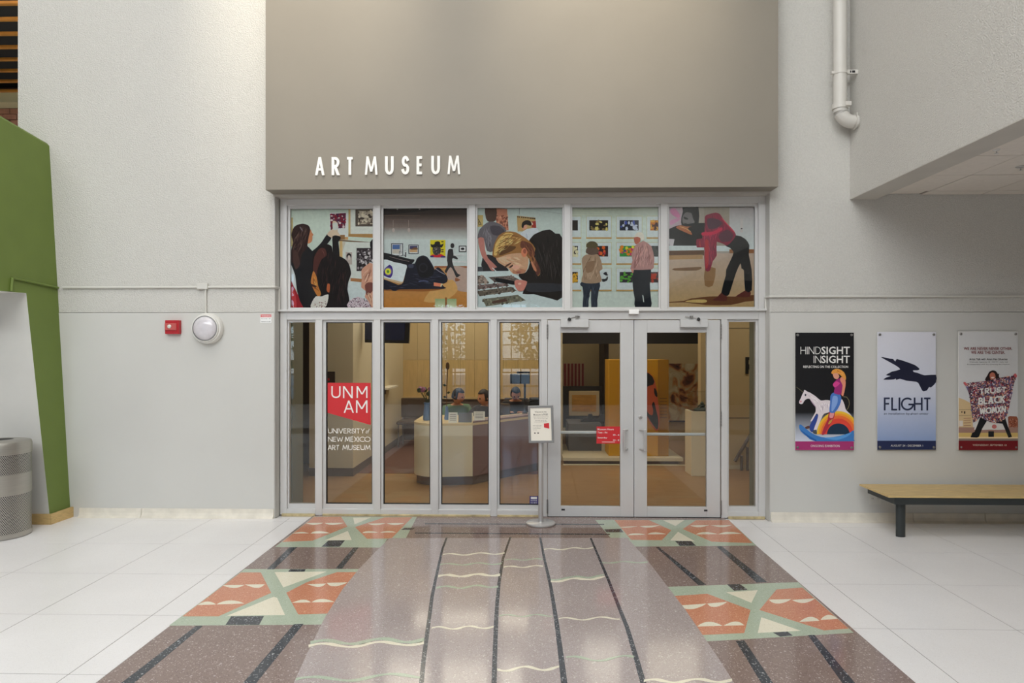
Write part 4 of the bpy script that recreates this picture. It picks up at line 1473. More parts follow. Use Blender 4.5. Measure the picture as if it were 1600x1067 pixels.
p.poly((150, 104, 58), [(332, 860), (362, 690), (430, 562), (540, 500), (680, 510), (790, 570), (900, 650), (985, 760), (960, 900), (1060, 1090), (1025, 1180), (930, 980), (862, 880), (780, 830), (690, 830), (560, 850), (440, 890), (390, 900)], 1)
p.poly((204, 170, 100), [(440, 600), (540, 520), (650, 535), (600, 590), (500, 630), (425, 740), (400, 860), (355, 850), (378, 700)], 2)
p.poly((212, 182, 116), [(450, 690), (560, 630), (600, 650), (520, 690), (470, 730)], 2)
p.poly((92, 62, 36), [(430, 790), (520, 720), (690, 730), (640, 790), (500, 850), (430, 860)], 2)
p.poly((100, 58, 44), [(780, 640), (930, 700), (980, 860), (900, 880), (860, 800), (760, 740)], 2)
p.poly((90, 54, 44), [(930, 880), (1000, 940), (1060, 1100), (1010, 1170), (950, 1000)], 2)
p.strokes([(226, 194, 128), (120, 80, 44), (176, 128, 70), (214, 178, 108)], [(350, 850), (375, 700), (435, 575), (540, 515), (680, 525), (790, 590), (860, 650), (700, 690), (500, 800), (400, 880)], 90, -32, 130, 9, 58, .5)
p.strokes([(130, 80, 54), (70, 42, 34), (160, 104, 66)], [(790, 640), (930, 720), (975, 850), (1000, 960), (1050, 1090), (1010, 1150), (930, 960), (840, 840)], 46, 68, 110, 9, 59, .3)
for q in ([(450, 650), (560, 600), (700, 620)], [(430, 690), (520, 650), (620, 690)], [(470, 560), (600, 545), (740, 590)]):
    p.line((112, 74, 42), q, 8)
p.ell((204, 126, 92), 815, 820, 46, 70)
p.ell((150, 82, 62), 822, 800, 24, 36)
p.poly((192, 128, 96), [(915, 965), (945, 960), (990, 1060), (1000, 1110), (960, 1080)], 1)
p.poly((26, 26, 28), [(372, 1210), (440, 1210), (690, 1260), (690, 1310), (560, 1290), (400, 1260)], 1)
p.poly((196, 126, 112), [(668, 1255), (720, 1232), (800, 1240), (860, 1262), (835, 1340), (800, 1400), (730, 1405), (680, 1340)], 1)
p.poly((232, 170, 150), [(720, 1285), (760, 1275), (770, 1300), (730, 1310)], 1)
p.done('printed_image', t)

# 4: a couple from behind in front of a wall of small framed pictures
t, p = photo('photograph of a couple seen from behind looking at rows of small framed pictures', 894.3, 1029, 885, 310, 9.7, 90, 130, 1395, 1650)
p.grad((168, 172, 152), (204, 216, 202), 75, 115, 1410, 330)
p.rect((204, 216, 204), 75, 330, 1410, 1665)
for y in (185, 210, 238):  # pale stripes are reflections in the glass, drawn as ink
    p.line((206, 206, 180), [(100, y), (640, y + 2)], 6)
cols = [[(40, 36, 34)], [(34, 30, 26), (206, 190, 110), (120, 100, 60)], [(44, 48, 60), (70, 84, 160), (190, 196, 216)], [(190, 110, 30), (70, 40, 24), (226, 160, 60)],
        [(40, 34, 34), (226, 206, 170)], [(48, 34, 36), (226, 96, 40), (190, 50, 60)], [(60, 140, 70), (226, 210, 60), (200, 60, 110), (40, 60, 160), (230, 130, 40)], [(44, 44, 46), (70, 72, 70)],
        [(40, 30, 28), (216, 160, 50)], [(200, 206, 206), (40, 40, 46)], [(56, 52, 58), (90, 160, 60)], [(56, 34, 34), (170, 60, 40)]]
fx = [(75, 225, 75, 174), (300, 685, 347, 632), (755, 1150, 807, 1095), (1215, 1410, 1270, 1410)]
fy = [(265, 590, 330, 485), (662, 985, 720, 880), (1052, 1385, 1115, 1275)]
for r_ in range(3):
    for c_ in range(4):
        a, b, ia, ib = fx[c_]
        y0, y1, iy0, iy1 = fy[r_]
        p.rect((192, 190, 150), a, y0, b, y1 + 10)
        p.rect((206, 217, 219), a + 7, y0 + 8, b - 7, y1)
        p.rect((190, 152, 92), a, y1 - 2, b, y1 + 22)
        cc = cols[r_ * 4 + c_]
        p.rect(cc[0], ia, iy0, ib, iy1)
        if len(cc) > 1:
            p.speck(cc[1:], R(ia + 10, iy0 + 10, ib - 10, iy1 - 10), 16 if len(cc) < 4 else 26, 12, 34, r_ * 4 + c_)
# woman
p.poly((48, 54, 64), [(222, 1270), (505, 1262), (490, 1400), (468, 1540), (466, 1665), (378, 1665), (374, 1390), (360, 1390), (335, 1560), (332, 1665), (246, 1665), (256, 1480), (244, 1340), (220, 1325)], 1)
p.poly((158, 132, 108), [(235, 910), (290, 855), (380, 840), (480, 850), (528, 950), (548, 1070), (500, 1105), (535, 1230), (505, 1272), (380, 1290), (228, 1268), (250, 1150), (240, 1020)], 1)
p.strokes([(186, 160, 134), (132, 106, 84), (172, 146, 120)], [(255, 910), (310, 860), (470, 865), (520, 960), (530, 1070), (500, 1120), (520, 1230), (380, 1275), (245, 1255), (260, 1120)], 50, 95, 110, 12, 63)
p.line((104, 84, 62), [(375, 880), (310, 980), (252, 1120)], 8)
p.poly((136, 108, 84), [(300, 980), (430, 950), (400, 1100), (300, 1120)], 2)
p.poly((96, 78, 66), [(292, 810), (320, 740), (455, 740), (492, 800), (470, 840), (380, 856), (318, 838)], 1)
p.poly((88, 78, 54), [(298, 720), (310, 682), (360, 650), (430, 654), (472, 690), (476, 722), (450, 752), (320, 748)], 1)
p.strokes([(66, 74, 86), (34, 40, 48)], [(250, 1300), (480, 1300), (455, 1640), (390, 1640), (372, 1400), (325, 1640), (260, 1640)], 24, 92, 120, 10, 65)
# man
p.poly((32, 36, 41), [(1022, 1070), (1282, 1066), (1264, 1300), (1280, 1500), (1280, 1665), (1046, 1665), (1036, 1520), (1006, 1340)], 1)
p.poly((206, 214, 208), [(1150, 1465), (1166, 1470), (1178, 1570), (1166, 1570)], 0)
p.poly((176, 100, 80), [(1028, 590), (1108, 585), (1120, 650), (1058, 697), (1030, 655)], 1)
p.poly((218, 208, 194), [(1022, 585), (1058, 530), (1105, 506), (1165, 536), (1184, 610), (1150, 645), (1118, 600), (1080, 582)], 1)
p.poly((176, 132, 126), [(1000, 800), (1060, 700), (1130, 660), (1180, 648), (1290, 728), (1332, 900), (1325, 1000), (1300, 1075), (1000, 1082), (972, 1050), (1002, 940), (985, 850)], 1)
p.poly((150, 104, 100), [(1090, 740), (1130, 760), (1120, 900), (1040, 1060), (1020, 1000)], 2)
p.strokes([(200, 156, 148), (150, 108, 104), (190, 146, 140)], [(1020, 800), (1080, 700), (1180, 660), (1280, 740), (1315, 900), (1295, 1060), (1040, 1065), (1010, 950)], 60, 100, 140, 13, 64)
p.line((146, 100, 96), [(1225, 720), (1260, 880), (1250, 1010)], 10)
p.poly((196, 140, 122), [(980, 1068), (1022, 1076), (1012, 1130), (992, 1120)], 1)
p.done('printed_image', t)

# 5: dancer bent under a red cloth in front of a large portrait
t, p = photo('photograph of a dancer bent forward under a red cloth in a gallery', 1045.4, 1179.5, 1035, 300, 8.889, 90, 192, 1290, 1592)
p.rect((168, 158, 146), 75, 175, 1305, 880)
p.grad((176, 164, 164), (206, 216, 223), 930, 175, 1305, 800)
p.rect((160, 148, 134), 580, 210, 930, 820)
p.grad((196, 172, 180), (176, 158, 166), 75, 175, 500, 745)
p.poly((206, 130, 168), [(110, 240), (180, 230), (250, 330), (210, 360), (120, 300)], 2)
p.poly((200, 140, 172), [(110, 400), (220, 360), (250, 380), (120, 460)], 2)
p.poly((25, 25, 28), [(290, 175), (498, 175), (498, 480), (400, 500), (270, 470), (262, 360), (285, 270)], 1)
p.poly((116, 110, 110), [(285, 330), (330, 280), (405, 295), (425, 370), (448, 410), (430, 450), (360, 475), (290, 440), (276, 390)], 1)
p.poly((30, 28, 30), [(300, 340), (360, 370), (340, 385), (300, 370)], 1)
p.poly((40, 38, 40), [(300, 430), (370, 450), (350, 470), (310, 455)], 1)
p.poly((25, 25, 27), [(75, 520), (190, 470), (440, 430), (590, 430), (590, 750), (75, 750)], 0)
p.poly((200, 192, 196), [(85, 648), (168, 655), (150, 745), (100, 745)], 0)
p.poly((172, 100, 64), [(186, 486), (250, 462), (330, 478), (405, 480), (350, 500), (408, 570), (404, 596), (320, 560), (230, 520)], 1)
p.line((226, 176, 120), [(240, 480), (320, 505), (395, 550)], 7)
p.rect((206, 217, 222), 75, 745, 930, 822)
p.rect((150, 98, 62), 930, 795, 1305, 858)
p.grad((190, 168, 152), (186, 152, 104), 75, 850, 1305, 1600)
p.poly((98, 68, 46), [(75, 815), (580, 808), (580, 880), (75, 880)], 0)
p.poly((176, 136, 92), [(75, 880), (560, 870), (560, 930), (75, 940)], 0)
p.poly((120, 84, 52), [(160, 1060), (540, 1040), (480, 1090), (170, 1090)], 1)
p.poly((150, 112, 76), [(590, 1060), (740, 1060), (700, 1300), (590, 1300)], 1)
p.poly((110, 70, 46), [(75, 1528), (300, 1510), (400, 1478), (660, 1450), (900, 1450), (1100, 1452), (1305, 1425), (1305, 1505), (1150, 1522), (950, 1568), (600, 1568), (300, 1532), (75, 1540)], 1)
p.poly((206, 176, 112), [(310, 1525), (420, 1495), (590, 1492), (620, 1520), (560, 1540)], 1)
p.poly((96, 50, 44), [(818, 1398), (892, 1432), (892, 1512), (800, 1512), (690, 1502), (760, 1462)], 1)
p.poly((96, 50, 44), [(1150, 1368), (1222, 1368), (1215, 1455), (1100, 1458), (1015, 1452), (1090, 1402)], 1)
p.poly((26, 27, 30), [(870, 735), (1020, 600), (1150, 650), (1208, 740), (1200, 870), (1240, 1080), (1242, 1365), (1148, 1370), (1132, 1090), (1098, 1065), (1085, 990), (1020, 1130), (945, 1370), (908, 1442), (818, 1396), (880, 1160), (885, 1080), (950, 940), (988, 835), (930, 770)], 1)
p.poly((138, 34, 62), [(588, 345), (640, 310), (740, 285), (805, 312), (860, 400), (960, 500), (1022, 592), (960, 690), (890, 742), (755, 690), (755, 880), (700, 960), (660, 1090), (598, 1090), (580, 900), (578, 770), (478, 770), (475, 655), (552, 645), (556, 560), (592, 540)], 1)
p.strokes([(176, 44, 78), (100, 26, 50), (196, 60, 92), (120, 34, 64)], [(600, 350), (680, 310), (780, 300), (850, 410), (1000, 590), (900, 720), (750, 680), (740, 880), (660, 1070), (605, 1060), (590, 760), (560, 650), (570, 560)], 90, 88, 140, 9, 66)
p.poly((82, 46, 62), [(625, 370), (760, 375), (830, 430), (760, 500), (640, 510)], 2)
p.poly((92, 46, 62), [(780, 600), (900, 520), (985, 600), (940, 680), (820, 690)], 2)
p.poly((196, 44, 78), [(552, 562), (700, 548), (820, 490), (832, 530), (720, 590), (560, 606)], 2)
p.line((200, 50, 80), [(820, 360), (900, 450), (1000, 560)], 14)
p.poly((176, 40, 54), [(590, 680), (640, 680), (640, 1000), (600, 1060)], 1)
p.line((206, 70, 74), [(520, 680), (525, 765)], 8)
p.rect((196, 188, 186), 1080, 365, 1118, 560)
p.ell((60, 56, 60), 1100, 508, 13, 10)
p.done('printed_image', t)


# ================================================================== POSTERS ON THE RIGHT WALL
def poster(label, x0, x1, y0, y1):
    Yp = YW - .030
    a, b = P(x0, 610, Yp).x, P(x1, 610, Yp).x
    m = (x0 + x1) / 2
    z1, z0 = P(m, y0, Yp).z, P(m, y1, Yp).z
    t = thing('exhibition_poster', label, 'poster', ((a + b) / 2, YW, z0), 'exhibition posters over the bench')
    obj('panel', bx(a, b, Yp, Yp + .007, z0, z1, bev=.003), 'white_paint', t)
    for x in (a + .025, b - .025):
        for z in (z0 + .028, z1 - .028):
            obj('standoff', lathe(BM(), [(.008, -.024), (.008, .0), (.0125, .001), (.0125, .008), (.010, .010), (.0001, .010)], (x, Yp, z), 16, 'y'), 'steel_dull', t, smooth=True)
    return t, Yp - .0006, (a, b, z0, z1)


def letters(t, Yl, specs, m, name='lettering'):
    bm = BM()
    for kind, s, q, arg in specs:
        b = pbox(*q, Yl)
        if kind == 'f':
            font_text(bm, s, b, onY(Yl), arg)
        elif kind == 'i':
            font_text(bm, s, b, onY(Yl), arg, .35)
        else:
            stroke_text(bm, s, b, onY(Yl), arg * (b[3] - b[1]))
    for f in bm.faces:
        f.normal_update()
        if f.normal.y > 0:
            f.normal_flip()
    return obj(name, bm, m, t, kind='stuff')


def cv(ox, oy, k):
    return lambda u0, v0, u1, v1: (ox + u0 / k, oy + v0 / k, ox + u1 / k, oy + v1 / k)


KQ = 1.12
# --- first poster
t, Yq, ex = poster('black poster with a rider on a white unicorn rocking over a rainbow', 1242.2, 1334.2, 519, 703.4)
p = Print(Yq, 1230, 600, 9.7, None, KQ)
u0, u1 = 122, 1010
TOP = -780
p.rect((30, 30, 32), u0, TOP, u1, 430)
p.grad((30, 30, 32), (200, 206, 220), u0, 430, u1, 868)
p.line((96, 92, 70), [(140, 45), (240, 122)], 9)
p.line((120, 112, 84), [(850, 192), (900, 196), (935, 245), (944, 300), (925, 360), (900, 392)], 10)
p.poly((52, 72, 142), [(330, 645), (430, 480), (472, 455), (462, 560), (410, 700), (370, 730)], 1)
p.poly((218, 208, 212), [(180, 268), (205, 215), (232, 150), (250, 118), (262, 85), (300, 112), (345, 130), (430, 185), (510, 250), (580, 242), (650, 250), (720, 310), (800, 240), (835, 235), (870, 320), (890, 390), (960, 460), (1010, 540), (1010, 620), (940, 540), (830, 470), (700, 420), (560, 450), (520, 520), (470, 640), (440, 705), (402, 690), (450, 560), (470, 470), (440, 450), (380, 555), (352, 560), (420, 440), (432, 400), (425, 335), (380, 270), (335, 222), (290, 228), (258, 256), (230, 302), (190, 298)], 1)
p.poly((176, 150, 172), [(345, 230), (420, 320), (450, 380), (430, 350), (380, 290)], 1)
p.strokes([(236, 228, 230), (190, 176, 186), (204, 192, 200)], [(460, 300), (560, 255), (650, 265), (640, 400), (520, 430), (450, 430)], 26, 75, 90, 12, 71)
p.strokes([(236, 228, 230), (196, 182, 190)], [(250, 130), (330, 140), (430, 200), (490, 260), (450, 340), (350, 210)], 18, 40, 80, 10, 72)
p.ell((52, 52, 66), 277, 165, 13, 18)
p.ell((212, 150, 160), 205, 264, 18, 14)
for rx, ry, c in ((325, 352, (228, 184, 54)), (300, 318, (232, 150, 50)), (268, 285, (226, 108, 56)), (225, 240, (214, 72, 58))):
    p.n += 1
    pts = arc(775, 762, rx, ry, 180, 360, 24)
    pts = [(min(x, u1), y) for x, y in pts]
    p.face(pts, [c] * len(pts))
pts = arc(775, 762, 172, 166, 180, 360, 20)
p.n += 1
p.face(pts, [(30, 52, 74)] * len(pts))
p.poly((62, 120, 186), [(180, 655), (186, 618), (220, 622), (340, 722), (460, 786), (600, 812), (800, 785), (950, 735), (u1, 700), (u1, 840), (985, 867), (428, 867), (300, 795), (205, 715)], 1)
p.poly((40, 92, 160), [(200, 690), (340, 790), (440, 845), (428, 867), (300, 795)], 1)
p.poly((86, 150, 210), [(560, 812), (760, 800), (940, 745), (980, 735), (900, 800), (740, 850)], 2)
p.poly((74, 78, 84), [(385, 712), (440, 690), (452, 760), (400, 748)], 1)
p.poly((90, 60, 56), [(270, 655), (330, 630), (345, 665), (290, 680)], 1)
p.poly((172, 50, 66), [(636, 420), (724, 430), (700, 530), (660, 600), (610, 680), (562, 762), (524, 764), (556, 660), (612, 540)], 1)
p.poly((196, 150, 70), [(640, 560), (690, 530), (660, 590), (620, 610)], 1)
p.poly((222, 150, 150), [(650, 436), (712, 440), (690, 510), (640, 505)], 2)
p.poly((74, 116, 188), [(655, 180), (700, 130), (795, 150), (822, 225), (790, 330), (722, 432), (640, 425), (650, 300)], 1)
p.poly((128, 160, 214), [(690, 190), (760, 190), (760, 290), (700, 400), (670, 400)], 2)
p.poly((150, 46, 112), [(690, 10), (740, -60), (830, -96), (880, -30), (850, 60), (830, 160), (710, 140), (720, 60)], 1)
p.poly((206, 70, 140), [(690, 10), (740, -40), (800, -10), (730, 50)], 2)
p.poly((216, 140, 112), [(820, -110), (880, -70), (884, 30), (850, 180), (820, 160), (840, 20), (800, -60)], 1)
p.poly((212, 150, 126), [(690, -160), (740, -190), (790, -120), (760, -76), (712, -90)], 2)
p.poly((216, 150, 70), [(668, -170), (690, -210), (740, -232), (800, -222), (860, -180), (890, -110), (886, -60), (850, -90), (800, -140), (740, -170), (690, -150)], 1)
p.strokes([(238, 178, 90), (190, 110, 44)], [(680, -170), (740, -222), (840, -180), (880, -100), (800, -160), (720, -160)], 16, 30, 60, 8, 73)
p.rect((160, 52, 108), u0, 868, u1, 1000)
p.done('printed_image', t, 'poster_print')
q1, q2 = cv(1230, 510, 10.667), cv(1230, 600, 9.7)
Yl = Yq - .00012 * (p.n + 3)
letters(t, Yl, [('s', 'HIND', q1(222, 338, 560, 462), .085), ('f', 'SIGHT', q1(570, 336, 1045, 464), .018), ('s', 'IN', q1(440, 488, 565, 610), .085), ('f', 'SIGHT', q1(570, 486, 1045, 612), .018),
                ('f', 'REFLECTING ON THE COLLECTION', q1(268, 652, 1015, 692), .015), ('f', 'ONGOING EXHIBITION', q2(355, 920, 795, 955), .0)], 'white_text')

# --- second poster
t, Yq, ex = poster('pale blue poster with a dark flying bird above large navy letters', 1370.6, 1462.7, 518.4, 703)
p = Print(Yq, 1360, 510, 5.3333, None, KQ)
p.grad((208, 208, 216), (196, 200, 214), 57, 46, 546, 560)
p.grad((196, 200, 214), (136, 156, 196), 57, 560, 546, 955)
p.rect((38, 46, 80), 57, 952, 546, 1028)
p.poly((34, 36, 54), [(88, 255), (140, 262), (160, 268), (190, 272), (208, 292), (220, 271), (292, 292), (372, 322), (410, 354), (392, 366), (356, 366), (362, 380), (392, 386), (452, 407), (546, 402), (546, 466), (505, 508), (488, 506), (472, 532), (440, 541), (424, 520), (405, 482), (384, 462), (300, 452), (246, 436), (216, 446), (210, 432), (196, 442), (108, 444), (135, 424), (170, 412), (128, 406), (180, 376), (248, 358), (212, 326), (140, 286)], 1)
p.done('printed_image', t, 'poster_print')
q1 = cv(1360, 510, 5.3333)
letters(t, Yq - .003, [('s', 'FLIGHT', q1(112, 592, 508, 700), .13), ('f', 'an installation by sheri crider', q1(112, 718, 485, 740), -.004)], 'navy')
letters(t, Yq - .003, [('f', 'AUGUST 24 - DECEMBER 1', q1(170, 985, 438, 1001), .0)], 'white_text')

# --- third poster
t, Yq, ex = poster('white poster with a woman holding out a patterned cloth banner', 1497.2, 1590.6, 517.5, 702.9)
p = Print(Yq, 1485, 600, 9.7, None, KQ)
V0, V1 = 124, 1024
p.rect((206, 206, 206), V0, -795, V1, 860)
p.poly((206, 180, 138), [(V0, 205), (215, 240), (312, 292), (345, 660), (V0, 660)], 0)
p.line((130, 108, 84), [(130, 388), (315, 385)], 6)
p.line((150, 122, 94), [(130, 480), (320, 475)], 6)
for y in (520, 550, 590, 630):
    p.line((170, 130, 104), [(200, y), (310, y - 4)], 12)
p.rect((216, 206, 196), 134, 555, 190, 640)
p.rect((60, 48, 40), 205, 412, 226, 450)
p.rect((80, 60, 50), 165, 412, 182, 434)
p.poly((146, 84, 62), [(872, 500), (900, 485), (V1 - 20, 490), (V1, 530), (V1, 690), (884, 690)], 0)
p.speck([(110, 58, 46), (186, 130, 104)], R(890, 520, 1015, 660), 60, 5, 10, 31)
p.rect((160, 126, 112), V0, 655, V1, 745)
p.rect((206, 176, 108), V0, 738, V1, 806)
p.rect((232, 206, 164), V0, 800, V1, 828)
p.rect((140, 126, 116), V0, 824, V1, 858)
p.poly((214, 210, 206), [(360, 690), (420, 560), (520, 560), (600, 580), (700, 595), (800, 590), (830, 690), (600, 690)], 1)
p.ell((190, 110, 106), 665, 645, 36, 32)
p.rect((34, 36, 40), 575, 715, 660, 800)
p.poly((30, 30, 33), [(452, 505), (560, 545), (480, 680), (432, 800), (400, 812), (305, 806), (330, 740), (365, 725), (400, 640)], 0)
p.poly((30, 30, 33), [(620, 560), (830, 510), (870, 640), (900, 710), (934, 800), (880, 812), (858, 760), (826, 680), (790, 600), (650, 590)], 0)
p.poly((46, 34, 34), [(525, -60), (560, -130), (590, -185), (640, -208), (690, -195), (722, -150), (740, -165), (735, -120), (750, -60), (640, -10)], 1)
p.poly((186, 112, 90), [(598, -150), (630, -178), (668, -165), (684, -110), (668, -65), (640, -55), (610, -70), (596, -110)], 2)
p.poly((232, 214, 206), [(615, -105), (668, -108), (655, -88), (628, -86)], 1)
ban = [(215, -5), (400, -30), (545, -48), (746, -91), (965, -130), (1000, -112), (955, 20), (930, 170), (860, 470), (830, 520), (760, 570), (680, 592), (600, 575), (545, 550), (450, 500), (390, 560), (345, 585), (320, 400), (290, 180), (240, 20)]
p.poly((112, 80, 92), ban, 0)
p.speck([(36, 34, 44), (70, 60, 76), (206, 140, 140), (216, 206, 210), (150, 46, 66), (230, 176, 140), (120, 110, 150)], ban, 1500, 6, 15, 41)
p.poly((196, 96, 100), [(195, -18), (225, -32), (250, 5), (235, 30)], 1)
p.poly((196, 96, 100), [(960, -140), (985, -162), (1012, -125), (990, -95)], 1)
p.rect((112, 28, 34), V0, 858, V1, 1000)
pn = p.n
p.done('printed_image', t, 'poster_print')
q1, q2 = cv(1485, 510, 10.667), cv(1485, 600, 9.7)
Yl = Yq - .00012 * (pn + 3)
letters(t, Yl, [('f', 'WE ARE NEVER NEVER OTHER.', q1(222, 345, 1030, 392), .012), ('f', 'WE ARE THE CENTER.', q1(345, 408, 910, 458), .012)], 'maroon')
letters(t, Yl, [('f', 'Artist Talk with Aram Han Sifuentes', q1(315, 528, 950, 562), .01), ('f', 'Wednesday, September 18 - 5:30 PM - Keller Hall', q1(315, 584, 955, 606), 0),
                ('f', 'In collaboration with the University Art Museum', q1(280, 624, 985, 645), 0)], 'ink')
bm = BM()
for s, q in (('TRUST', (435, 35, 850, 140)), ('BLACK', (425, 165, 832, 300)), ('WOMXN', (440, 325, 842, 445))):
    b = pbox(*q2(*q), Yl)
    h = b[3] - b[1]

    def put(x, z, b=b, h=h):
        return Vector((x, Yl, z + (x - b[0]) / (b[2] - b[0]) * h * .28 - h * .12))
    ww = h * .17
    stroke_text(bm, s, (b[0], b[1], b[2], b[1] + h * .8), put, ww, .25)
obj('banner_lettering', bm, 'white_text', t, kind='stuff')
letters(t, Yl, [('f', 'WEDNESDAY, SEPTEMBER 18', q2(338, 912, 850, 942), 0)], 'cream_text')

# ================================================================== LETTERING AND SIGNS
lt = thing('wall_lettering', 'white raised museum name lettering on the taupe wall above the doors', 'lettering', P(606, 273, YB))
k64 = lambda u, v: (480 + u / 6.4, 230 + v / 6.4)
for ch, a, b, y0, y1 in (('A', 78, 172, 97, 280), ('R', 243, 325, 97, 279), ('T', 385, 468, 96, 276), ('M', 577, 703, 92, 275), ('U', 778, 865, 90, 274), ('S', 943, 1020, 87, 272), ('E', 1093, 1162, 89, 270), ('U', 1240, 1328, 86, 270), ('M', 1403, 1530, 84, 269)):
    (x0, t0), (x1, t1) = k64(a, y0), k64(b, y1)
    bb = pbox(x0, t0, x1, t1, YB - .016)
    bm = BM()
    stroke_text(bm, ch, bb, onY(YB - .016), {'M': .115, 'A': .135}.get(ch, .15) * (bb[3] - bb[1]), depth=(0, .0155, 0))
    obj('letter', bm, 'letter', lt)

dec = thing('museum_decal', 'red pennant decal with thin white letters over pale lettering on the glass', 'sign', P(545, 704, GY - .006))
Yd = GY - .0045
bm = BM()
prism(bm, [P(*q, Yd) for q in ((511.8, 598), (579.3, 598.2), (579.3, 664), (511.8, 645))], (0, .001, 0))
obj('red_field', bm, 'sign_red', dec)
k8 = cv(500, 590, 8.889)
bm = BM()
for s, q, wd in (('UN', (158, 118, 455, 284), .115), ('m', (508, 118, 660, 282), .115), ('A', (330, 318, 470, 488), .11), ('m', (500, 315, 660, 488), .115)):
    b = pbox(*k8(*q), Yd - .001)
    stroke_text(bm, s, b, onY(Yd - .001), wd * (b[3] - b[1]), gap=.3)
obj('initials', bm, 'white_text', dec, kind='stuff')
bm = BM()
for s, q in (('UNIVERSITY', (112, 706, 622, 774)), ('NEW', (110, 822, 320, 888)), ('MEXICO', (345, 820, 702, 890)), ('ART', (108, 936, 270, 1004)), ('MUSEUM', (312, 936, 702, 1004))):
    b = pbox(*k8(*q), Yd - .001)
    stroke_text(bm, s, b, onY(Yd - .001), .12 * (b[3] - b[1]), gap=.17)
b = pbox(*k8(636, 712, 690, 776), Yd - .001)
font_text(bm, 'of', b, onY(Yd - .001), .0, .35)
obj('name_lettering', bm, 'letter', dec, kind='stuff')

hs = thing('hours_sign', 'red opening hours sign stuck on the left door glass by the handle', 'sign', P(950, 693, YS + .02))
Yh = YS + .0225
a, b_ = P(932, 680, Yh), P(969.4, 680, Yh)
obj('panel', bx(a.x, b_.x, Yh - .002, Yh, P(950, 693, Yh).z, P(950, 666.3, Yh).z), 'sign_red', hs)
k9 = cv(860, 610, 8.889)
bm = BM()
Yh -= .0024
for s, q in (('Museum Hours', (655, 526, 880, 552)), ('Tues - Fri', (655, 572, 790, 596)), ('10 - 4', (872, 606, 955, 630)), ('Saturday', (655, 644, 790, 672)), ('10 - 8', (872, 678, 955, 702))):
    font_text(bm, s, pbox(*k9(*q), Yh), onY(Yh), .012)
b = pbox(*k9(715, 713, 895, 719), Yh)
bm.faces.new([bm.verts.new((x, Yh, z)) for x, z in ((b[0], b[1]), (b[2], b[1]), (b[2], b[3]), (b[0], b[3]))])
obj('lettering', bm, 'white_text', hs, kind='stuff')

st = thing('door_sticker', 'small purple notice sticker at the foot of the glass beside the doors', 'sticker', P(834, 788, GY - .005))
Yk = GY - .0045
a = pbox(827.5, 775, 841, 788.5, Yk)
obj('sheet', bx(a[0], a[2], Yk, Yk + .001, a[1], a[3]), 'purple', st)
bm = BM()
Yk -= .0006
for q in ((829.5, 776.2, 839, 779.6),):
    b = pbox(*q, Yk)
    bm.faces.new([bm.verts.new((x, Yk, z)) for x, z in ((b[0], b[1]), (b[2], b[1]), (b[2], b[3]), (b[0], b[3]))])
for s, q in (('NOTICE', (829.5, 781, 839, 783)), ('NO PETS', (829.5, 784.5, 839, 786.5))):
    font_text(bm, s, pbox(*q, Yk), onY(Yk), 0)
obj('lettering', bm, 'white_text', st, kind='stuff')

ws = thing('warning_sign', 'small white warning sign with a red header near the storefront corner', 'sign', P(415.5, 504, YW))
Yv = YW - .008
a = pbox(406.8, 491, 424, 504.3, Yv)
obj('sheet', bx(a[0], a[2], Yv, YW - .0055, a[1], a[3]), 'white_metal', ws)
a = pbox(407.2, 491.2, 423.8, 495.6, Yv)
obj('red_header', bx(a[0], a[2], Yv - .0006, Yv + .0004, a[1], a[3]), mat('warning_red', (214, 96, 100), .5), ws)
bm = BM()
font_text(bm, 'WARNING', pbox(408.5, 492, 422.6, 494.8, Yv - .001), onY(Yv - .001), 0)
obj('header_lettering', bm, 'white_text', ws, kind='stuff')
bm = BM()
font_text(bm, 'Security  24', pbox(408.2, 497, 422.6, 499, Yv - .001), onY(Yv - .001), 0)
font_text(bm, 'camera in use', pbox(408, 501, 422.8, 503.2, Yv - .001), onY(Yv - .001), 0)
obj('lettering', bm, 'ink', ws, kind='stuff')

# ================================================================== FITTINGS ON THE LEFT WALL
fa = thing('fire_alarm', 'red fire alarm strobe box on the left wall', 'fire alarm', P(268, 522, YW - .005))
yf = YW - .055
a = pbox(257.6, 500.2, 279.4, 521.8, yf)
obj('housing', bx(a[0], a[2], yf, YW - .0045, a[1], a[3], bev=.004), 'red', fa)
b = pbox(258.2, 505.3, 276.2, 515.8, yf)
obj('strobe_cover', bx(b[0], b[2], yf - .014, yf + .001, b[1], b[3], bev=.004), mat('alarm_cover', (190, 92, 88), .2), fa)
c = P(264.6, 510, yf - .014)
obj('strobe', lathe(BM(), [(.021, -.002), (.019, .006), (.010, .012), (.0001, .013)], c, 18, 'y'), 'strobe', fa, smooth=True)

c = P(322.5, 513.0, YW - .06)
c.y = YW - .0048
wlmp = thing('wall_light', 'round white bulkhead wall light with a glassy dome lens', 'lamp', c)
obj('base_ring', lathe(BM(), [(.158, 0), (.160, .02), (.157, .055), (.150, .066), (.139, .066), (.136, .085), (.128, .09), (.126, .075)], c, 56, 'y'), 'white_paint', wlmp, smooth=True)
obj('dome_lens', lathe(BM(), [(.1255, .06), (.124, .088), (.112, .104), (.085, .119), (.045, .128), (.0001, .131)], c, 48, 'y'), 'lens', wlmp, smooth=True)
obj('lens_gasket', lathe(BM(), [(.1285, .086), (.1285, .0935), (.1225, .0935), (.1225, .086)], c, 48, 'y'), 'steel_dull', wlmp, smooth=True)

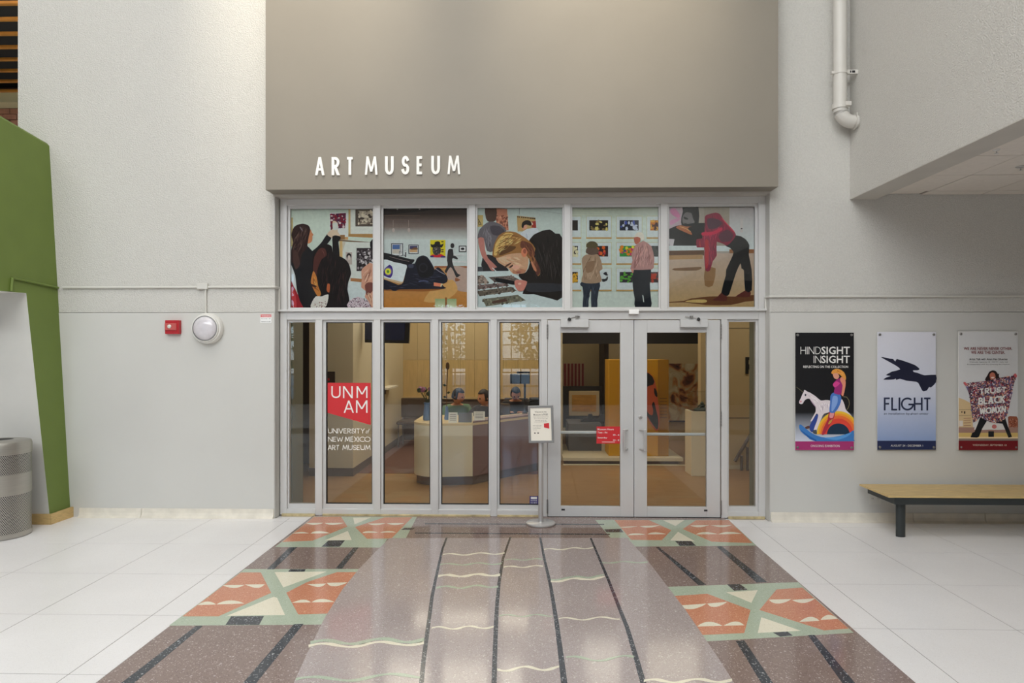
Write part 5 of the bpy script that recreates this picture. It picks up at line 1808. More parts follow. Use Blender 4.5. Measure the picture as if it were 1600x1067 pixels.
# surface conduits
def conduit(name, label, parts, m='conduit'):
    t = thing(name, label, 'conduit', parts[0][1][0])
    for pn, pts, r in parts:
        if len(pts) == 2 and r is None:
            (x0, y0, z0), (x1, y1, z1) = pts
            obj(pn, bx(x0, x1, y0, y1, z0, z1, bev=.004), m, t)
        else:
            obj(pn, tube(BM(), pts, r, 10), m, t, smooth=True)
    return t


yc = YW - .014
zc = P(250, 448.8, yc).z
xb = XA(322.5, yc)
jx = XOL + .008
parts = [('raceway', [Vector((-4.865, yc, zc)), Vector((XOL - .01, yc, zc))], .0125),
         ('drop', [Vector((xb - .008, yc, zc)), Vector((xb - .008, yc, c.z + .15))], .010),
         ('junction_box', [(P(310, 450, YW).x, YW - .036, zc - .022), (P(326.5, 450, YW).x, YW - .001, zc + .04)], None),
         ('elbow', [Vector((XOL - .012, yc, zc)), Vector((XOL + .004, yc + .004, zc)), Vector((XOL + .012, yc + .03, zc)), Vector((XOL + .012, YS - .02, zc))], .0125),
         ('corner_drop', [Vector((XOL + .014, YS - .022, zc + .01)), Vector((XOL + .014, YS - .022, zy(485)))], .012)]
conduit('electrical_conduit', 'thin white conduit across the left wall dropping to the round light', parts)
g0, g1, g2 = ip(89, 449.6), ip(17.5, 434.6), ip(16, 455)
o_ = gn if gn.x > 0 else -gn
conduit('green_conduit', 'green painted conduit running along the green leaning wall', [('raceway', [g0 + o_ * .012, g1 + o_ * .012], .0115), ('bend', [g1 + o_ * .012, g2 + o_ * .012], .0135)], 'green')
ycr = YW - .014
zr = P(1260, 463.3, ycr).z
conduit('wall_conduit', 'thin white conduit across the right wall above the posters', [
    ('raceway', [Vector((XOR + .01, ycr, zr)), Vector((8.6, ycr, zr))], .0125),
    ('elbow', [Vector((XOR + .012, ycr, zr)), Vector((XOR - .006, ycr + .004, zr)), Vector((XOR - .012, ycr + .03, zr)), Vector((XOR - .012, YS - .02, zr))], .0125),
    ('corner_drop', [Vector((XOR - .013, YS - .022, zr + .01)), Vector((XOR - .013, YS - .022, zy(485)))], .011)])

# dry leaf by the base of the left wall
lp = PZ(267, 806.5)
bm = BM()
pts = [(-.028, -.010, .003), (-.008, -.016, .012), (.014, -.006, .030), (.024, .008, .046), (.012, .010, .034), (-.010, .004, .014)]
vs = [bm.verts.new(lp + Vector(q)) for q in pts]
vt = [bm.verts.new(lp + Vector(q) + Vector((.002, .006, .002))) for q in pts]
bm.faces.new(vs)
bm.faces.new(vt[::-1])
for i in range(6):
    bm.faces.new((vs[i], vt[i], vt[(i + 1) % 6], vs[(i + 1) % 6]))
tag(obj('dry_leaf', bm, mat('dry_leaf_grey', (92, 88, 82), .8)), 'small dark dry leaf lying at the foot of the left wall', 'leaf')

# ================================================================== DRAIN PIPE
px_ = (P(1312.5, 80, YW - .14)).x
py_ = YW - .14
zel = P(1312.5, 170, py_).z
rp = .0615
dp = thing('drain_pipe', 'white drain pipe coming down the corner into the bulkhead wall', 'pipe', (px_, py_, zel - .1))
obj('pipe', tube(BM(), [(px_, py_, ZC - .01), (px_, py_, zel)], rp, 24), 'pipe', dp, smooth=True)
pts = [Vector((px_ + .13 - .13 * cos(a), py_, zel - .13 * sin(a))) for a in [pi / 2 * k / 8 for k in range(9)]]
el = obj('elbow', tube(BM(), [Vector((px_, py_, zel + .03))] + pts, rp * 1.05, 24), 'pipe', dp, smooth=True)
obj('stub', tube(BM(), [pts[-1], Vector((XBH + .02, py_, pts[-1].z))], rp * 1.03, 24), 'pipe', dp, smooth=True)
cpl = obj('coupling', tube(BM(), [(px_, py_, zel - .004), (px_, py_, zel + .05)], rp * 1.2, 24), 'pipe', dp, smooth=True)
obj('bolt_lug', bx(px_ + .02, px_ + .075, py_ - .085, py_ - .05, zel + .004, zel + .046, bev=.005), 'pipe', cpl)
cp2 = obj('coupling', tube(BM(), [Vector((px_ + .135, py_, pts[-1].z)), Vector((XBH - .015, py_, pts[-1].z))], rp * 1.24, 24), 'pipe', dp, smooth=True)
obj('bolt_lug', bx(px_ + .135, XBH - .02, py_ - .07, py_ - .04, pts[-1].z + .04, pts[-1].z + .075, bev=.005), 'pipe', cp2)
zcl = P(1312.5, 114, py_).z
cl2 = obj('clamp', tube(BM(), [(px_, py_, zcl - .018), (px_, py_, zcl + .018)], rp * 1.09, 24), 'pipe', dp, smooth=True)
obj('bracket', bx(px_ + .05, XBH + .001, py_ - .028, py_ + .0, zcl - .02, zcl + .022, bev=.003), 'pipe', cl2)
obj('clamp_ear', bx(px_ - .092, px_ - .055, py_ - .02, py_ + .01, zcl - .012, zcl + .012, bev=.003), 'pipe', cl2)
obj('bracket_hole', bx(px_ + .105, px_ + .135, py_ - .0292, py_ - .026, zcl - .010, zcl + .012), 'dark', cl2)
obj('bracket_hole', bx(px_ + .085, px_ + .097, py_ - .0292, py_ - .026, zcl - .010, zcl + .012), 'dark', cl2)

# ================================================================== LITTER BIN
tc = Vector((XA(0, 6.08), 6.08, .0008))
bn = thing('litter_bin', 'perforated brushed steel litter bin beside the green wall', 'bin', tc)
r_ = .246
zt = lambda y: P(0, y, 6.08).z
z705, z735, z766, z829 = zt(708), zt(738), zt(770), zt(829)
ztop = zt(688)
obj('foot_band', lathe(BM(), [(r_ - .01, 0), (r_, .005), (r_, z829)], tc, 56), 'steel_can', bn, smooth=True)
obj('lower_mesh_band', lathe(BM(), [(r_ - .003, z829), (r_ - .003, z766)], tc, 56, uvname=1), 'perf', bn, smooth=True)
obj('middle_band', lathe(BM(), [(r_, z766), (r_, z735)], tc, 56), 'steel_can', bn, smooth=True)
obj('upper_mesh_band', lathe(BM(), [(r_ - .003, z735), (r_ - .003, z705)], tc, 56, uvname=1), 'perf', bn, smooth=True)
lid = obj('lid', lathe(BM(), [(r_, z705), (r_ + .002, ztop - .03), (r_ - .006, ztop - .006), (r_ - .02, ztop), (.115, ztop + .012), (.105, ztop + .006), (.10, ztop - .05)], tc, 56), 'steel_can', bn, smooth=True)
obj('opening', lathe(BM(), [(.108, ztop - .045), (.104, ztop + .007), (.0001, ztop + .0075)], tc, 32), 'dark', lid, smooth=True)

# ================================================================== BENCH
zb = .402
xb0, xb1 = 3.315, 6.9
yb0, yb1 = 6.155, 6.70
be = thing('bench', 'long oak-topped bench on dark metal legs under the posters', 'bench', ((xb0 + xb1) / 2, 6.4, 0))
npl = 5
for k in range(npl):
    y0 = yb0 + (yb1 - yb0) * k / npl
    y1 = yb0 + (yb1 - yb0) * (k + 1) / npl - .0015
    obj('plank', bx(xb0, xb1, y0, y1, zb - .018, zb + random.uniform(0, .0008), bev=.003), 'bench_wood', be)
fz0, fz1 = zb - .083, zb - .0185
fr = obj('apron', bx(xb0 + .06, xb1 - .06, yb0 + .012, yb0 + .06, fz0, fz1, bev=.003), 'dark_metal', be)
obj('apron', bx(xb0 + .06, xb1 - .06, yb1 - .09, yb1 - .045, fz0, fz1, bev=.003), 'dark_metal', be)
obj('end_rail', bx(xb0 + .06, xb0 + .105, yb0 + .055, yb1 - .085, fz0, fz1, bev=.003), 'dark_metal', be)
obj('end_rail', bx(xb1 - .105, xb1 - .06, yb0 + .055, yb1 - .085, fz0, fz1, bev=.003), 'dark_metal', be)
lx = XA(1407, 6.26)
for x in (lx, (lx + xb1 - .3) / 2, xb1 - .3):
    for y in (6.26,):
        bm = BM()
        n = 20
        ring = []
        for z, s in ((.001, .97), (fz0 + .01, 1.0)):
            ring.append([bm.verts.new((x + .043 * s * cos(2 * pi * k / n), y + .03 * s * sin(2 * pi * k / n), z)) for k in range(n)])
        for k in range(n):
            bm.faces.new((ring[0][k], ring[0][(k + 1) % n], ring[1][(k + 1) % n], ring[1][k]))
        bm.faces.new(ring[0][::-1])
        bm.faces.new(ring[1])
        obj('leg', bm, 'dark_metal', be, smooth=True)

ol = thing('wall_outlet', 'white double wall outlet under the end of the bench', 'outlet', P(1367, 788, YW - .005))
yo = YW - .012
a = pbox(1358, 768.5, 1377, 788.5, yo)
obj('cover_plate', bx(a[0], a[2], yo, YW - .0045, a[1], a[3], bev=.002), 'conduit', ol)
for x in (1363, 1372.5):
    b = pbox(x - 2.6, 773, x + 2.6, 784, yo)
    s_ = obj('socket', bx(b[0], b[2], yo - .003, yo + .001, b[1], b[3], bev=.001), 'conduit', ol)
    for dx in (-.006, .006):
        xx = (b[0] + b[2]) / 2 + dx
        obj('slot', bx(xx - .0012, xx + .0012, yo - .0034, yo - .002, (b[1] + b[3]) / 2 - .008, (b[1] + b[3]) / 2 + .008), 'dark', s_)

# ================================================================== SIGN STAND
sp = PZ(845, 819.0)
sp.z = .0012
sg = thing('sign_stand', 'chrome post sign stand with a framed welcome notice before the doors', 'sign stand', sp)
obj('base', lathe(BM(), [(.142, 0), (.147, .004), (.147, .016), (.14, .0215), (.03, .026), (.0255, .03)], sp, 56), 'steel', sg, smooth=True)
ztp = P(845, 660, sp.y).z
obj('post', lathe(BM(), [(.0245, .026), (.0245, ztp)], sp, 28), 'steel', sg, smooth=True)
fc = P(845.2, 662.6, sp.y - .035)
hold = bpy.data.objects.new('sign_frame', None)
hold.empty_display_size = .05
COL.objects.link(hold)
hold.parent = sg
hold.location = fc - sp
hold.rotation_euler = (radians(-2), radians(-1.8), radians(-7))
W_, H_ = .1255, .185
bm = BM()
for q in ((-W_, W_, -H_, -H_ + .022), (-W_, W_, H_ - .022, H_), (-W_, -W_ + .022, -H_ + .0215, H_ - .0215), (W_ - .022, W_, -H_ + .0215, H_ - .0215)):
    box(bm, q[0], q[1], -.010, .012, q[2], q[3], bev=.002)
obj('frame_border', bm, 'steel_dull', hold, local=True)
obj('frame_back', bx(-W_ + .004, W_ - .004, .002, .013, -H_ + .004, H_ - .004), 'steel_dull', hold, local=True)
obj('notice_sheet', bx(-W_ + .018, W_ - .018, -.003, .001, -H_ + .018, H_ - .018), mat('notice_paper', (240, 234, 220), .6), hold, local=True)
loc = lambda x, z: Vector((x, -.0042, z))
bm = BM()
for s, q in (('Welcome to the', (-.058, .115, .058, .130)), ('Museum is FREE', (-.072, .086, .072, .103)), ('Please enjoy the galleries and', (-.076, .066, .076, .075)), ('sign in at the front desk. Bags', (-.07, .050, .07, .059)), ('and coats can be left', (-.055, .034, .055, .043)),
             ('in the lockers by the desk', (-.066, .018, .066, .027)), ('Follow us for news', (-.08, -.016, .006, -.009)), ('and coming events', (-.08, -.031, .004, -.024)), ('at the museum', (-.08, -.046, -.004, -.039)), ('all year', (-.08, -.061, -.04, -.054))):
    font_text(bm, s, q, loc, .004)
for x in (-.062, -.03):
    ps = [(x + .008 * cos(a * pi / 6), -.088 + .008 * sin(a * pi / 6)) for a in range(12)]
    bm.faces.new([bm.verts.new(loc(*q)) for q in ps])
obj('lettering', bm, mat('notice_ink', (96, 88, 84), .6), hold, local=True, kind='stuff')
bm = BM()
prism(bm, [loc(*q) for q in ((.03, .006), (.082, .010), (.082, -.046), (.03, -.032))], (0, .0006, 0))
obj('red_emblem', bm, 'sign_red', hold, local=True)
obj('frame_socket', bx(-.016, .016, .012, .035, -.06, .03, bev=.003), 'steel_dull', hold, local=True)
# ================================================================== LOBBY BEHIND THE GLASS
lf = obj('floor_lobby', bx(-6, 6, 7.01, 15.0, -.011, .001), 'lob_floor', kind='structure')
obj('carpet_area', bx(-2.45, .2, 9.25, 12.6, .001, .004), 'carpet', lf)
obj('ceiling_lobby', bx(-6, 6, YW + .43, 15.0, 3.3, 3.5), 'lob_white', kind='structure')
obj('wall_lobby_back', bx(-6, 6, 12.75, 12.95, 0, 3.3), 'lob_wall', kind='structure')
obj('wall_lobby_left', bx(-6.0, -5.8, 7.2, 12.8, 0, 3.3), 'lob_wall', kind='structure')
obj('wall_lobby_right', bx(5.8, 6.0, 7.2, 12.8, 0, 3.3), 'lob_wall', kind='structure')
# white block wall at the left, with its dark base
yl = PZ(520, 744).y
xl0, xl1 = P(483, 740, yl).x, P(551.5, 740, yl).x
wb = obj('wall_block', bx(xl0, xl1, yl + .002, 12.75, .11, 3.3), 'lob_white', kind='structure')
obj('baseboard', bx(xl0 - .004, xl1 + .006, yl - .006, 12.74, .0015, .112), 'lob_base', wb)
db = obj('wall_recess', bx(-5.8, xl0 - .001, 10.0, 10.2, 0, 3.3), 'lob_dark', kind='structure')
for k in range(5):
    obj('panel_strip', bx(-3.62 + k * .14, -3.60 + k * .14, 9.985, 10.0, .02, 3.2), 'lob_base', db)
# birch panelled back wall: boards over a grey wainscot
pw = obj('wall_panelled', bx(xl1, .35, 12.68, 12.75, 0, .62), 'lob_base', kind='structure')
for k in range(10):
    a = xl1 + (0.35 - xl1) * k / 10
    b = xl1 + (0.35 - xl1) * (k + 1) / 10
    obj('panel', bx(a + .002, b - .002, 12.66, 12.75, .84, 1.55), 'lob_ply', pw)
    obj('upper_panel', bx(a + .002, b - .002, 12.67, 12.75, 1.556, 3.3), 'lob_wall', pw)
obj('panel_cap', bx(xl1, .35, 12.6, 12.75, .80, .838), 'desk_top', pw)
obj('wainscot', bx(xl1, .35, 12.66, 12.75, .62, .80), 'lob_base', pw)
# right wall block with sign letter
yr = PZ(1160, 733).y
xr0 = P(1095, 600, yr).x
wr2 = obj('wall_gallery_block', bx(xr0, 5.8, yr, yr + .16, 0, 3.3), 'lob_wall', kind='structure')
obj('reveal_line', bx(XA(1136, yr), 5.8, yr - .004, yr + .001, P(1160, 653, yr).z - .006, P(1160, 653, yr).z + .006), 'lob_base', wr2)
obj('reveal_line', bx(XA(1136, yr), 5.8, yr - .004, yr + .001, P(1160, 512.6, yr).z - .005, P(1160, 512.6, yr).z + .005), 'lob_base', wr2)
obj('baseboard', bx(XA(1136, yr), 5.8, yr - .012, yr - .001, .0015, .06), 'lob_white', wr2)
pl = thing('wall_letter', 'single dark capital letter on the beige wall behind the narrow right pane', 'letter', P(1168, 584, yr))
bm = BM()
bb = pbox(1165.2, 558, 1178.5, 584.2, yr - .02)
bm = stroke_text(BM(), 'R', bb, onY(yr - .02), .17 * (bb[3] - bb[1]), depth=(0, .0195, 0))
obj('letter', bm, 'black', pl)
# stair rail in front of the right block
hr = thing('hand_rail', 'dark sloping handrail on posts seen through the narrow right pane', 'handrail', PZ(1152, 735))
yh = yr - .12
a, b = P(1148, 721, yh), P(1184, 660, yh)
obj('rail', tube(BM(), [a, b, b + (b - a) * .8], .024, 10), 'lob_base', hr, smooth=True)
for px in (1157.5, 1166.5):
    q = P(px, 712 if px < 1160 else 699, yh)
    obj('post', tube(BM(), [(q.x + .012, yh, .002), (q.x + .012, yh, q.z)], .02, 10), 'lob_base', hr, smooth=True)
    obj('bracket', tube(BM(), [(q.x + .012, yh, q.z - .01), (q.x - .03, yh, q.z + .02)], .009, 8), 'lob_base', hr, smooth=True)

# gallery: black panel put in for a dark band, side wall, skirting
obj('wall_gallery_dark_band', bx(XA(872, 11.6), 5.0, 11.5, 11.7, P(980, 537, 11.5).z, 3.3), 'black', kind='structure')
obj('wall_gallery_edge', bx(XA(872, 10.4), XA(879, 10.4), 10.4, 12.75, 0, 3.3), 'lob_white', kind='structure')
obj('wall_gallery_return', bx(XA(944, 11.9), XA(951, 11.9), 11.9, 12.75, 0, 2.2), 'lob_dark', kind='structure')
# low platform
y0, y1 = PZ(950, 726).y, 11.5
xp0, xp1 = XA(879.5, y0), XA(1067.5, y0)
pf = thing('display_platform', 'low cream platform carrying the ochre display wall in the gallery', 'platform', ((xp0 + xp1) / 2, (y0 + y1) / 2, .0012))
obj('deck', bx(xp0, xp1, y0, y1, .055, .105, bev=.003), 'lob_white', pf)
obj('plinth', bx(xp0 + .02, xp1 - .06, y0 + .05, y1 - .02, .0012, .0545), 'lob_base', pf)
obj('reflection_strip', bx(xp0, xr0, y0 - .06, y0 - .02, .0012, .012), 'lob_white', pf)  # pale strip laid in for a reflection on the floor
# ochre display wall
yy = y0 + .18
xy0, xy1 = XA(951, yy), XA(1044.5, yy)
zy1 = P(1000, 562, yy).z
od = thing('display_wall', 'tall ochre display wall standing on the low platform', 'display', ((xy0 + xy1) / 2, yy, .106))
obj('body', bx(xy0, xy1, yy, yy + .5, .106, zy1, bev=.004), 'yellow', od)
obj('shaded_face', bx(XA(1028, yy), xy1 + .002, yy - .004, yy + .02, .106, zy1 + .002), 'yellow_shaded', od)  # thin darker board stands in for the shaded right face
bm = BM()
for k in range(7):
    z = P(1036, 622 + k * 5, yy).z
    box(bm, XA(1031, yy), XA(1042, yy), yy - .0055, yy - .0035, z - .006, z)
obj('caption_text', bm, 'lob_dark', od)
# flame-painted tapering board on the display wall
yf2 = yy - .06
fb = thing('painted_board', 'tapering black and orange flame-painted board hung on the ochre wall', 'artwork', P(1005, 676, yf2))
sh = smoothpoly([(970, 600), (985, 583), (1003, 578), (1018, 584), (1025, 600), (1028, 625), (1031, 650), (1028.5, 677), (1018, 664), (1002, 636), (985, 620)], 1)
obj('board', prism(BM(), [P(*q, yf2) for q in sh], (0, .05, 0)), mat('flame_orange', (206, 96, 60), .4), fb)
for q in ([(985, 584), (1003, 579), (1018, 585), (1024, 600), (1010, 604), (1003, 612), (990, 612), (975, 604)], [(1022, 604), (1027, 612), (1027.5, 622), (1022, 616)], [(1000, 622), (1010, 634), (1012, 646), (1020, 650), (1021, 640), (1018, 632), (1022, 626), (1025, 640), (1029, 655), (1028, 674), (1019, 662), (1008, 645), (996, 628)]):
    obj('flame_patch', prism(BM(), [P(*v, yf2 - .004) for v in smoothpoly(q, 1)], (0, .0035, 0)), 'black', fb)
# grey plinth with case and framed picture
yg = 10.72
xg0, xg1 = XA(888, yg), XA(940, yg)
gp = thing('display_plinth', 'grey plinth on the platform under the framed gold picture', 'plinth', ((xg0 + xg1) / 2, yg, .106))
zg = P(915, 662, yg).z
obj('body', bx(xg0, xg1, yg, yg + .72, .106, zg, bev=.004), 'grey', gp)
obj('edge_strip', bx(xg1 + .001, xg1 + .1, yg + .02, yg + .7, .106, P(945, 690, yg).z), 'lob_white', gp)
yk = 11.86
bk = thing('gallery_screen', 'black screen panel behind the framed gold picture', 'screen', (XA(910, yk), yk, 0))
obj('panel', bx(XA(880, yk), XA(940.5, yk), yk, yk + .06, .35, P(910, 603.5, yk).z), 'black', bk)
obj('foot', bx(XA(884, yk), XA(936, yk), yk - .06, yk + .12, .0012, .35), 'lob_dark', bk)
fp = thing('framed_picture', 'gold abstract picture in a pale mount on the black screen', 'picture', P(912, 649, yk - .03))
yk -= .04
a = pbox(889, 611, 936.5, 649.5, yk)
obj('mount', bx(a[0], a[2], yk, yk + .036, a[1], a[3], bev=.004), 'lob_wall', fp)
a = pbox(893.5, 617, 931.5, 643, yk)
obj('canvas', bx(a[0], a[2], yk - .003, yk + .001, a[1], a[3]), mat('gold_canvas', (206, 152, 74), .6, mottle=.25, mscale=5, stretch=(1, 1, 3)), fp)
yk += .04
sw = thing('shoe_pair', 'pair of black shoes set on the grey plinth', 'shoes', PZ(925, 660, zg))
for px in (917.5, 935.0):
    q = PZ(px, 659.0, zg)
    bm = BM()
    pts = [Vector((q.x + dx, q.y, zg + dz)) for dx, dz in ((-.11, .0015), (-.105, .03), (-.05, .05), (.0, .062), (.03, .125), (.085, .125), (.095, .06), (.095, .0015))]
    prism(bm, pts, (0, .09, 0))
    obj('shoe', bm, 'black', sw)
# striped textile on the back wall
yt = 12.70
tx = thing('striped_textile', 'red and cream vertically striped textile on the far gallery wall', 'textile', P(896, 603, yt))
a = pbox(879.5, 568, 912.5, 603, yt)
obj('cloth', bx(a[0], a[2], yt, yt + .02, a[1], a[3]), mat('textile_cream', (204, 172, 146), .8), tx)
MT['textile_red'] = mat('textile_red', (150, 44, 40), .8)
n = 6
for k in range(n):
    xk = a[0] + (a[2] - a[0]) * (k + .35) / n
    obj('stripe', bx(xk, xk + (a[2] - a[0]) / n * .55, yt - .003, yt - .0002, a[1], a[3]), 'textile_red', tx)
# big abstract painting
yp = 12.68
ap = thing('abstract_painting', 'large brown and cream abstract painting on the far gallery wall', 'painting', P(1072, 657, yp))
a = pbox(1045.5, 568, 1110, 657, yp)
am, nt, bb_ = newmat('abstract_paint')
g_ = nt.nodes.new('ShaderNodeNewGeometry')
n1 = nt.nodes.new('ShaderNodeTexNoise')
n1.inputs['Scale'].default_value = 3.2
n1.inputs['Detail'].default_value = 8
n1.inputs['Distortion'].default_value = 1.4
nt.links.new(g_.outputs['Position'], n1.inputs['Vector'])
rr = nt.nodes.new('ShaderNodeValToRGB')
els = rr.color_ramp.elements
els[0].position, els[0].color = .30, (*lin((44, 34, 32)), 1)
els[1].position, els[1].color = .66, (*lin((222, 212, 180)), 1)
for ps, c in ((.40, (120, 76, 62)), (.46, (196, 140, 92)), (.54, (196, 182, 146))):
    e = els.new(ps)
    e.color = (*lin(c), 1)
nt.links.new(n1.outputs['Fac'], rr.inputs[0])
nt.links.new(rr.outputs[0], bb_.inputs['Base Color'])
MT['abstract'] = am
obj('canvas', bx(a[0], a[2], yp, yp + .05, a[1], a[3]), 'abstract', ap)
obj('lower_edge', bx(a[0], a[2], yp - .004, yp + .05, a[1] - .03, a[1] - .001), 'lob_dark', ap)
# pedestal with glass case
yd = PZ(1090, 744).y
xd0, xd1 = XA(1080, yd), XA(1121, yd)
zd = P(1092, 643, yd).z
pd = thing('pedestal', 'cream pedestal with a glass case seen through the right door', 'pedestal', ((xd0 + xd1) / 2, yd + .18, .0012))
obj('column', bx(xd0, xd1, yd, yd + .36, .0012, zd, bev=.004), 'desk_white', pd)
obj('glass_case', bx(xd0 + .03, xd1 - .03, yd + .03, yd + .33, zd + .001, P(1092, 613, yd).z), 'glass', pd)
sc = thing('small_sculpture', 'small dark green sculpture inside the glass case on the pedestal', 'sculpture', (XA(1097, yd + .18), yd + .18, zd + .003))
c = sc.location
bm = BM()
lathe(bm, [(.11, .0), (.12, .012), (.09, .03), (.03, .04), (.04, .06), (.022, .09), (.03, .10), (.0001, .125)], c, 18)
obj('figure', bm, 'artgreen', sc, smooth=True)
for k in range(3):
    a = k * 2.1
    obj('limb', tube(BM(), [c + Vector((0, 0, .06)), c + Vector((.05 * cos(a), .05 * sin(a), .07)), c + Vector((.085 * cos(a), .085 * sin(a), .03))], [.014, .011, .007], 8), 'artgreen', sc, smooth=True)

# ---- reception desk
yk1 = PZ(700, 760).y
ds = thing('reception_desk', 'rounded cream reception desk with a mauve front', 'desk', P(745, 756, yk1))
ztop = .80


def deskline(inset=0.0):
    """plan: from the rear left round the curved end, along the cream front to the crease, then back along the mauve front"""
    xl_, xc = XA(647.5, yk1 + .35) + inset, XA(738.6, yk1 + .10)
    r = .34 - inset * .5
    yf0 = yk1 + .02 + inset
    pts = [(xl_, yk1 + 1.15), (xl_, yf0 + r)]
    pts += [(xl_ + r - r * cos(a), yf0 + r - r * sin(a)) for a in [pi / 2 * k / 10 for k in range(1, 11)]]
    pts += [(xc, yf0 + .07)]
    e = Vector((XA(862, 9.75), 9.75 + inset))
    pts += [tuple(e)]
    return pts, len(pts) - 2


def desk_wall(pts, z0, z1, th=.03):
    bm = BM()
    for (xa, ya), (xb_, yb) in zip(pts, pts[1:]):
        d = Vector((xb_ - xa, yb - ya)).normalized()
        n_ = Vector((-d.y, d.x)) * th
        if n_.y < 0 and abs(d.x) > .5:
            n_ = -n_
        if abs(d.x) <= .5:
            n_ = Vector((abs(n_.x), n_.y))
        prism(bm, [Vector((xa, ya, z0)), Vector((xb_, yb, z0)), Vector((xb_ + n_.x, yb + n_.y, z0)), Vector((xa + n_.x, ya + n_.y, z0))], (0, 0, z1 - z0))
    return bm


pts, ic = deskline()
obj('cream_front', desk_wall(pts[:ic + 1], .115, ztop - .03), 'desk_white', ds, smooth=False)
obj('mauve_front', desk_wall(pts[ic:], .115, ztop - .03), 'desk_mauve', ds)
ptk, ik = deskline(.03)
obj('kick_base', desk_wall(ptk, .0012, .114), 'lob_base', ds)
top = [Vector((x, y, ztop - .03)) for x, y in pts]
back = [Vector((pts[-1][0], pts[-1][1] + .62, ztop - .03)), Vector((pts[ic][0] + .1, pts[ic][1] + .72, ztop - .03)), Vector((pts[0][0] + .62, pts[0][1], ztop - .03))]
obj('desk_top', prism(BM(), top + back, (0, 0, .03)), 'desk_top', ds)
obj('mauve_ledge', prism(BM(), [Vector((pts[ic][0], pts[ic][1] + .002, ztop + .0005)), Vector((pts[-1][0], pts[-1][1] + .002, ztop + .0005)), Vector((pts[-1][0], pts[-1][1] + .3, ztop + .0005)), Vector((pts[ic][0], pts[ic][1] + .3, ztop + .0005))], (0, 0, .02)), 'desk_mauve', ds)
zt2 = ztop + .0008


def desk_card(label, x0, y0, x1, y1, dep, m='paper', lean=.25, zt2=ztop + .0008):
    a = pbox(x0, y0, x1, y1, dep)
    h, wd = (a[3] - a[1]), (a[2] - a[0])
    c = Vector(((a[0] + a[2]) / 2, dep, zt2))
    t = thing('desk_card', label, 'card', c)
    bm = BM()
    prism(bm, [Vector((a[0], dep, zt2)), Vector((a[2], dep, zt2)), Vector((a[2], dep + h * lean, zt2 + h)), Vector((a[0], dep + h * lean, zt2 + h))], (0, .006, 0))
    obj('sheet', bm, m, t)
    bm = BM()
    for k in range(4):
        f = .25 + k * .18
        prism(bm, [Vector((a[0] + wd * .15, dep + h * lean * f - .002, zt2 + h * f)), Vector((a[2] - wd * .15, dep + h * lean * f - .002, zt2 + h * f)), Vector((a[2] - wd * .15, dep + h * lean * (f + .05) - .002, zt2 + h * (f + .05))), Vector((a[0] + wd * .15, dep + h * lean * (f + .05) - .002, zt2 + h * (f + .05)))], (0, .001, 0))
    obj('print_lines', bm, 'lob_base', t)
    obj('easel_back', bx((a[0] + a[2]) / 2 - .02, (a[0] + a[2]) / 2 + .02, dep + .012 + h * lean * .5, dep + .05 + h * lean * .5, zt2, zt2 + h * .5), m, t)
    return t


desk_card('upright white notice card on the cream end of the desk', 700.5, 647, 714.5, 663, yk1 + .10)
desk_card('dark teal folder standing on the desk between two cards', 716, 647, 737, 662, yk1 + .16, 'grey')
desk_card('white card leaning behind the dark folder on the desk', 725, 645, 739, 658, yk1 + .30)
desk_card('wide printed card at the crease of the desk', 740, 647.5, 757.5, 661, yk1 + .24, zt2=ztop + .0215)


